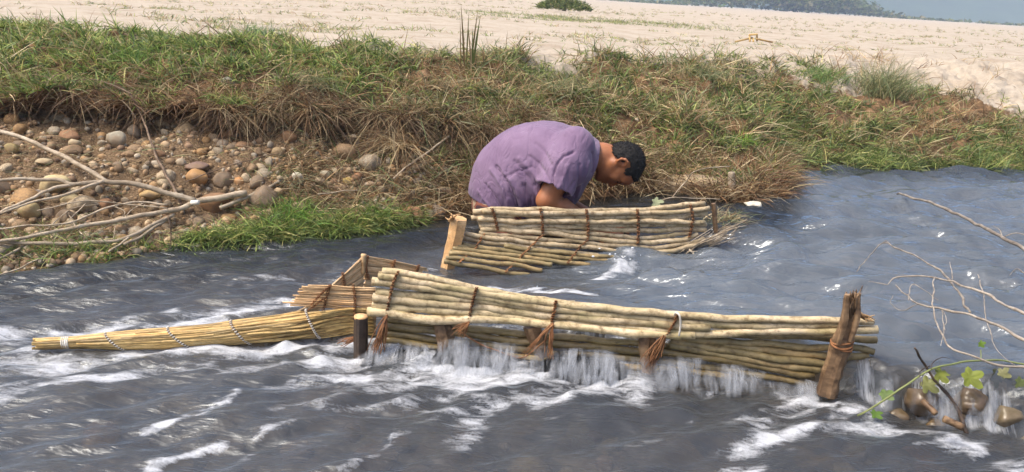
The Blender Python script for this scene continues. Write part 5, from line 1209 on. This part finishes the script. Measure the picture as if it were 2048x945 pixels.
limb(b5, 'limb', [(248, 489), (293, 467), (336, 438)], [4, 4], .04, seed=37); limb(b5, 'limb', [(219, 503), (252, 480), (300, 450)], [2.5, 2.5], .04, seed=38); limb(b5, 'limb', [(49, 490), (23, 508), (-30, 528)], [4, 3], .03, seed=39)
b6 = empty('dead_branch', hit(78, 519), 'thin pale stem reaching from the bank into the dark water', 'branch', GB); limb(b6, 'stem', [(-30, 560), (0, 551), (29, 541), (78, 519), (120, 503), (162, 490)], [1.8, 2.2], .02, seed=40, k=6)
b7 = empty('dead_branch', hit(176, 429), 'slender arching stem above the water-edge branch', 'branch', GB); limb(b7, 'stem', [(-30, 460), (0, 456), (59, 450), (133, 448), (176, 429), (230, 413), (287, 405), (335, 410)], [2, 2.6], .09, seed=41, k=6); limb(b7, 'twig', [(74, 422), (166, 403), (244, 407), (335, 418)], [1.6, 1.6], .10, seed=42, k=6)
b8 = empty('dead_branch', hit(339, 470), 'short brown twig dangling from the bundle over the water', 'branch', GB); P = [on_y(x, y, hit(345, 470, .03)[1] - .03) for x, y in [(336, 432), (339, 450), (341, 480), (339, 505), (340, 530)]]; V, Fs = tube(P, [.004, .0035, .003, .003, .002], n=20, k=6, wob=.006, rw=.3); mk('stem', V, Fs, M['twig'], b8)
b9 = empty('dead_branch', hit(450, 360), 'fine dark stalk leaning across the orange cobble', 'branch', GB); limb(b9, 'stem', [(370, 365), (420, 345), (470, 328), (520, 314), (558, 308)], [1.5, 1.2], .06, 'twig', 43, k=5)
b10 = empty('dead_branch', hit(850, 315), 'straight bleached cane slanting down the bank left of the man', 'branch', GB); limb(b10, 'stem', [(897, 273), (850, 308), (815, 332), (785, 358)], [2.5, 2.2], .05, 'branch', 44, k=6)
b11 = empty('dead_branch', hit(680, 384), 'thin straw cane lying along the pool edge stones', 'branch', GB); limb(b11, 'stem', [(634, 390), (680, 383), (720, 382)], [2, 1.5], .04, 'branch', 45, k=5)

# ---------------- bare branches reaching in from the right
def air(parent, name, px, z, rpx, m='branch', seed=0, k=7):
    P = [at(x, y, q) for (x, y), q in zip(px, np.linspace(z[0], z[1], len(px)))]; R_ = [np.interp(i, [0, len(P) - 1], rpx) * mpx(P[i]) for i in range(len(P))]
    V, Fs = tube(P, [.62 * q for q in R_], n=8 * len(P), k=k, wob=.008, rw=.25, seed=seed); return mk(name, V, Fs, M['branch_grey' if m == 'branch' else m], parent)
GR = 'bare branches over the water at right'
r1 = empty('bare_branch', at(2000, 470, .25), 'single grey branch slanting over the open water at upper right', 'branch', GR)
air(r1, 'stem', [(1795, 388), (1810, 391), (1860, 405), (1920, 432), (1985, 465), (2060, 505), (2180, 570)], (.13, .30), (3, 6.5), seed=1); air(r1, 'twig', [(2006, 475), (1998, 458), (1985, 450)], (.22, .24), (2, 1), seed=2, k=5); air(r1, 'twig', [(2008, 474), (2030, 468), (2070, 472)], (.22, .26), (2, 1), seed=3, k=5)
r2 = empty('bare_branch', at(1990, 620, .25), 'forked bare twiggy branch reaching in above the stone dam', 'branch', GR)
air(r2, 'stem', [(2200, 730), (2048, 676), (1990, 650), (1940, 628), (1880, 618), (1840, 610), (1810, 590), (1790, 570)], (.32, .20), (6, 1.6), seed=4)
air(r2, 'limb', [(2200, 690), (2048, 628), (1985, 595), (1920, 572), (1880, 556), (1830, 553), (1790, 556), (1775, 570)], (.32, .20), (5.5, 1.5), seed=5)
air(r2, 'limb', [(1940, 625), (1920, 590), (1895, 555), (1860, 530), (1820, 508), (1790, 497), (1768, 488), (1740, 510), (1714, 545)], (.26, .22), (4, 1.2), seed=6)
air(r2, 'limb', [(2200, 760), (2048, 738), (1990, 728), (1940, 712), (1900, 690), (1875, 650), (1866, 600), (1868, 555)], (.18, .26), (4.5, 1.8), seed=7)
for i, P in enumerate([[(1790, 497), (1772, 482), (1765, 487)], [(1902, 560), (1903, 538), (1901, 528)], [(1840, 612), (1800, 618), (1782, 604), (1786, 590)], [(1775, 570), (1740, 566)], [(1960, 560), (1975, 640), (1990, 690), (2030, 730)], [(1960, 560), (1956, 552)], [(1890, 660), (1884, 620), (1892, 640), (1880, 690)], [(1816, 600), (1826, 570), (1880, 600)], [(2048, 545), (2035, 538), (2020, 552)]]):
    air(r2, 'twig', P, (.24, .24), (1.8, .9), 'branch', 50 + i, 5)
r3 = empty('dark_stick', at(1935, 850, .0), 'dark straight stick propped up among the dam stones', 'stick')
air(r3, 'stem', [(1824, 697), (1850, 730), (1885, 775), (1915, 820), (1940, 870)], (.20, .0), (3.2, 6.5), 'bark_dark', 8); air(r3, 'twig', [(1860, 735), (1846, 745), (1842, 775), (1845, 762)], (.16, .14), (1.8, 1), 'bark_dark', 9, 5); air(r3, 'twig', [(1862, 738), (1880, 716), (1900, 718)], (.16, .16), (1.6, 1), 'bark_dark', 10, 5)

# ---------------- stone dam at the right
GD = 'stones of the low dam'
for i, ((px, py), r, z, lb) in enumerate([((1745, 760), 40, .03, 'water-washed stone wedged against the tall post'), ((1725, 800), 30, -.01, 'dark wet stone below the tall post in the fall'), ((1840, 795), 38, .045, 'brown rounded stone left of the dark stick'), ((1905, 820), 30, .03, 'wet grey stone just behind the dark stick'),
        ((1945, 800), 40, .06, 'brown block-like stone right of the dark stick'), ((2015, 830), 42, .04, 'broad brown stone in the dam near the right border'), ((2055, 770), 34, .07, 'dark stone jutting in at the right border'), ((1880, 850), 28, -.01, 'small wet stone at the foot of the dam'), ((1975, 860), 34, -.01, 'shadowed low stone under the block-like one'), ((2060, 880), 40, -.01, 'low wet stone at the lower right border'), ((1800, 830), 26, -.01, 'pebbly wet stone beneath the vine leaves'), ((1645, 818), 18, -.03, 'smooth stone just under the foam below the post'), ((275, 703), 17, -.005, 'dark stone under the middle of the fish trap')]):
    P = at(px, py, z); P = P - [0, 0, .012]; R_ = .9 * r * mpx(P); v = stone_mesh(80 + i, ICO3, .8, .22)
    o = mk('dam_stone' if i < 11 else 'river_stone', v * R_, ICO3[1], M['stone_wet']); o.location = Vector([float(q) for q in P]); tag(o, lb, 'stone', GD if i < 11 else None)
for i, (a, b, r) in enumerate([((1845, 802), (1872, 828), 8), ((1888, 838), (1925, 855), 10)]):
    o = mk('log_piece', *tube([at(*a, .075), at(*b, .06)], [.75 * r * mpx(at(*a, .07))] * 2, n=6, k=9, rw=.15, seed=i), M['stake']); tag(o, ['short orange broken stick end above the dam stones', 'cut wood stub lying at the foot of the dark stick'][i], 'wood', None)
# leafy vine over the dam
vine = empty('leafy_vine', at(1830, 770, .08), 'trailing green vine with broad lobed leaves over the dam', 'vine')
acc = Acc(); VS = [(1715, 832), (1770, 800), (1805, 775), (1850, 745), (1905, 728), (1960, 722), (2010, 722), (2080, 735)]
V, Fs = tube([at(x, y, z) for (x, y), z in zip(VS, [.02, .08, .12, .15, .16, .16, .15, .14])], .0025, n=40, k=6, wob=.003); mk('stem', V, Fs, None, vine)
m_, t_, b_, o_ = mat('vine_stem'); b_.inputs['Base Color'].default_value = (.20, .23, .08, 1); vine.children[0].data.materials.append(m_)
def leaf(parent, c, size, nrm, seed, col):
    rs2 = np.random.default_rng(seed); th = np.linspace(0, 2 * np.pi, 25)[:-1]; r = (.45 + .55 * np.abs(np.cos(2.5 * th)) ** .8) * (1 - .25 * np.cos(th)) + .05 * rs2.normal(0, 1, 24)
    ring = np.stack([r * np.cos(th), r * np.sin(th), .12 * np.cos(2 * th) + .05 * rs2.normal(0, 1, 24)], -1); mid = ring * [.5, .5, .35] + [0, 0, .03]
    v = np.vstack([[[0, 0, .0]], mid, ring]) * size; n_ = np.array(nrm, float); n_ /= np.linalg.norm(n_); a_ = np.cross(n_, [.3, .9, .1]); a_ /= np.linalg.norm(a_); b2_ = np.cross(n_, a_)
    V = c + v @ np.stack([a_, b2_, n_]); j = np.arange(24); j2 = (j + 1) % 24
    o = mk('leaf', V, [np.stack([1 + j, 25 + j, 25 + j2, 1 + j2], -1), np.stack([0 * j, 1 + j, 1 + j2], -1)], M['grass'], parent, True, np.clip(np.array(col) * (1 + .10 * rs2.normal(0, 1, (49, 1))), .01, 1)); return o
for i, (px, py, z, s, nrm, col) in enumerate([(1940, 755, .14, .036, (-.2, -.8, .6), (.30, .36, .05)), (1880, 748, .14, .030, (.2, -.6, .8), (.26, .30, .05)), (1855, 770, .10, .032, (-.3, -.7, .5), (.30, .32, .10)), (1990, 752, .12, .032, (.5, -.7, .4), (.16, .17, .05)), (2005, 748, .13, .022, (-.5, -.7, .4), (.38, .38, .16)), (1962, 688, .18, .013, (-.2, -.9, .3), (.22, .36, .05)), (1750, 828, .02, .022, (0, -.4, .9), (.14, .26, .04)), (2040, 765, .12, .024, (0, -.7, .6), (.16, .2, .06)), (1770, 790, .08, .024, (-.3, -.5, .8), (.16, .25, .06)), (1735, 700, .10, .012, (0, -.2, 1), (.2, .3, .1))]):
    leaf(vine, at(px, py, z), s * .82, nrm, 900 + i, np.array(col) * .72)
acc = Acc(); strand(acc, [at(1962, 700, .17), at(1960, 722, .16)], .0015, 1); acc.build('leaf_stalk', m_, vine)
# loose leaf and stalks by the far fence
sp = empty('leaf_sprig', at(1330, 405, .13), 'pale green leaf on a bent dry stalk behind the far fence', 'leaf')
leaf(sp, at(1312, 405, .13), .030, (0, -.7, .6), 950, (.34, .38, .22)); acc = Acc(); strand(acc, [at(1320, 402, .13), at(1345, 396, .15), at(1390, 397, .14), at(1440, 400, .13)], .003, 3, .004); strand(acc, [at(1345, 396, .15), at(1372, 362, .22), at(1392, 342, .28), at(1460, 332, .30)], .0025, 4, .004); acc.build('stalk', M['branch'], sp)
fl = mk('foam_lump', stone_mesh(5, ICO3, .5, .4) * .036, ICO3[1], m_plain('white_foam_lump', (.60, .56, .46), .8, 60, .4)); fl.location = Vector([float(q) for q in at(1506, 411, .115)]); tag(fl, 'white foam lump floating at the tip of the spit', 'foam')
tw = empty('water_twig', at(1580, 402, .1), 'small dark bent twig sticking out of the calm water', 'twig'); V, Fs = tube([at(1576, 412, .09), at(1580, 398, .13), at(1590, 388, .15)], .004, n=10, k=5, rw=.3); mk('stem', V, Fs, M['bark_dark'], tw)
V, Fs = tube([at(1574, 404, .11), at(1565, 398, .13)], .003, n=6, k=5); mk('side_twig', V, Fs, M['bark_dark'], tw)
st = mk('stake', *tube([hit(1464, 385), on_y(1463, 345, hit(1464, 385)[1])], [.020, .016], n=12, k=9, rw=.2), M['branch']); tag(st, 'short weathered stake standing in the spit grass', 'stake')
# sand shelf at the water behind the man
sh = at(1370, 380, .10); v = stone_mesh(7, ICO3, .16, .2) * [.24, .10, .30]; o = mk('mud_ledge', v, ICO3[1], m_plain('pale_mud', (.40, .31, .20), .9, 30, .5)); o.location = Vector([float(q) for q in sh]); tag(o, 'pale mud ledge at the water edge right of the man', 'mud')
# small stick frame on the sand
fr_ = empty('reed_tripod', at(1505, 82, .67), 'little tripod of crossed reed sticks on the open sand', 'sticks')
g0 = at(1505, 84, .67)
for i, (a, b) in enumerate([((1470, 84), (1505, 76)), ((1500, 84), (1499, 70)), ((1514, 83), (1514, 69)), ((1498, 70), (1515, 69)), ((1512, 78), (1545, 85)), ((1507, 84), (1506, 77))]):
    V, Fs = tube([on_y(*a, g0[1]), on_y(*b, g0[1] + .02)], .010, n=4, k=6); mk('stick', V, Fs, M['splint'], fr_)
# splash beside the far fence
acc = Acc(); rs = np.random.default_rng(9); c0 = at(1240, 522, .09)
for i in range(12):
    t = rs.random(); a = rs.normal(0, .5); p = c0 + [(t - .5) * .16 + rs.normal(0, .01), rs.normal(0, .02), abs(rs.normal(0, .022)) * (1 + t)]; s = rs.uniform(.001, .0032)
    acc.add(p + ICO1[0] * [s * rs.uniform(1, 2.2), s, s * rs.uniform(.8, 1.6)], ICO1[1])
for i in range(4):
    p = at(rs.uniform(1030, 1160), rs.uniform(556, 600), .08) + [0, 0, abs(rs.normal(0, .012))]; s = rs.uniform(.001, .003); acc.add(p + ICO1[0] * s, ICO1[1])
M['drop'] = m_plain('white_spray', (.75, .77, .8), .3, 80, .1)
kind(acc.build('splash', M['drop']), 'stuff', 'splash of white spray at the far fence')

def m_veil():
    m, t, b, o = mat('falling_water_veil'); v = N(t, 'ShaderNodeTexCoord').outputs['Object']; fo = N(t, 'ShaderNodeAttribute', attribute_name='foam').outputs['Fac']
    st = tex(t, 1, 5, .7, v, (60, 14, 9), .6); fm = math_(t, 'MULTIPLY', fo, math_(t, 'MULTIPLY_ADD', math_(t, 'SUBTRACT', st, .5), 3.4, .62))
    fac = ramp(t, fm, [(.04, (0, 0, 0)), (.7, (.85, .85, .85))]); b.inputs['Base Color'].default_value = (.50, .53, .58, 1); b.inputs['Roughness'].default_value = .25
    tl = N(t, 'ShaderNodeBsdfTranslucent'); tl.inputs['Color'].default_value = (.6, .63, .68, 1); mx = N(t, 'ShaderNodeMixShader'); mx.inputs[0].default_value = .35; t.links.new(b.outputs[0], mx.inputs[1]); t.links.new(tl.outputs[0], mx.inputs[2])
    tr = N(t, 'ShaderNodeBsdfTransparent'); m2 = N(t, 'ShaderNodeMixShader'); t.links.new(fac, m2.inputs[0]); t.links.new(tr.outputs[0], m2.inputs[1]); t.links.new(mx.outputs[0], m2.inputs[2]); t.links.new(m2.outputs[0], o.inputs[0]); return m
# ---------------- water pouring through the fence and over the dam
acc = Acc(); FO = []; rs = np.random.default_rng(31)
for i in range(190):
    dam = i >= 140
    if not dam:
        x0 = rs.choice([rs.uniform(-.37, -.20), rs.uniform(-.16, .05), rs.uniform(.08, .38), rs.uniform(.42, .62), rs.uniform(.62, .88)], p=[.22, .27, .34, .12, .05]); z0 = (rs.uniform(.02, .075) if x0 > -.15 else rs.uniform(.015, .045)) * (1 - .45 * sstep(.5, .85, x0)); y0 = yline(x0) - .052; rch = rs.uniform(.03, .085)
    else:
        x0 = rs.uniform(.97, 1.75); z0 = rs.uniform(.05, .11); y0 = yline(x0) - rs.uniform(-.01, .05); rch = rs.uniform(.04, .09)
    wd = rs.uniform(.03, .11) if not dam else rs.uniform(.01, .05); sl_ = rs.normal(-.03, .03); nt, nu = 8, 7; t = np.linspace(0, 1, nt)[:, None]; u = np.linspace(-.5, .5, nu)[None, :]
    X = x0 + u * wd * (1 + .7 * t) + sl_ * t; Y = y0 - rch * t ** .75 + .006 * np.cos(u * 3 + i) ; Z = z0 * (1 - t ** 1.8) - .012 * t + .004 * noise(X * 60, Y * 40, 0, 400 + i)
    acc.add(np.stack([X, Y, Z], -1).reshape(-1, 3), gridfaces(nt, nu)); FO.append((rs.uniform(.12, .62) * (.75 + .4 * t) * np.sin(np.pi * np.clip(t * 1.0 + .12, 0, 1)) ** .35 * np.clip(1 - (2 * np.abs(u)) ** 1.6, 0, 1)).reshape(-1))
FO = np.clip(np.concatenate(FO), 0, 1); o = mk('falling_water', np.concatenate(acc.V), [np.concatenate(acc.Q)], m_veil(), attrs={'foam': FO})
kind(o, 'stuff', 'white sheets of water pouring through the front fence and over the dam')

# ---------------- far tree line and haze
acc = Acc(); rs = np.random.default_rng(21)
n = 16000; tx = np.where(rs.random(n) < .72, rs.normal(54, 11, n), rs.uniform(-160, 320, n)); ty_ = 175 + 12 * noise(tx * .03, 0, 0, 3) + rs.normal(0, 4, n); th_ = 6.5 * (.5 + .9 * np.abs(fbm(tx * .09, 0, 0, 8, 3))) * sstep(26, 8, np.abs(tx - 54)) + .25
P = np.stack([tx, ty_, .6 + th_ * rs.random(n) ** .6], -1); s = rs.uniform(.25, .6, n)
VV, Fs, CC = blades(P, rs.uniform(0, 6.28, n), rs.uniform(.2, 1.6, n), s * 1.6, s * 1.1, rs.uniform(.1, .6, n), pickc(GREEN * .45, n, rs), 2, rs)
kind(mk('far_woods', VV, Fs, M['grass'], None, True, CC), 'stuff', 'distant dark tree line along the edge of the sand')
hz_ = np.array([[-1100, -60, -4], [1700, -60, -4], [1700, 1400, -4], [-1100, 1400, -4], [-1100, -60, 44], [1700, -60, 44], [1700, 1400, 44], [-1100, 1400, 44]], float)
m_ = bpy.data.materials.new('haze_air'); m_.use_nodes = True; t_ = m_.node_tree; t_.nodes.remove(t_.nodes['Principled BSDF'])
pv = t_.nodes.new('ShaderNodeVolumePrincipled'); pv.inputs['Color'].default_value = (.58, .74, 1.0, 1); pv.inputs['Density'].default_value = 0.0016; pv.inputs['Anisotropy'].default_value = .2
t_.links.new(pv.outputs[0], t_.nodes['Material Output'].inputs['Volume'])
kind(mk('haze', hz_, np.array([[0, 3, 2, 1], [4, 5, 6, 7], [0, 1, 5, 4], [1, 2, 6, 5], [2, 3, 7, 6], [3, 0, 4, 7]]), m_, None, False), 'stuff', 'pale blue haze over the far hill')
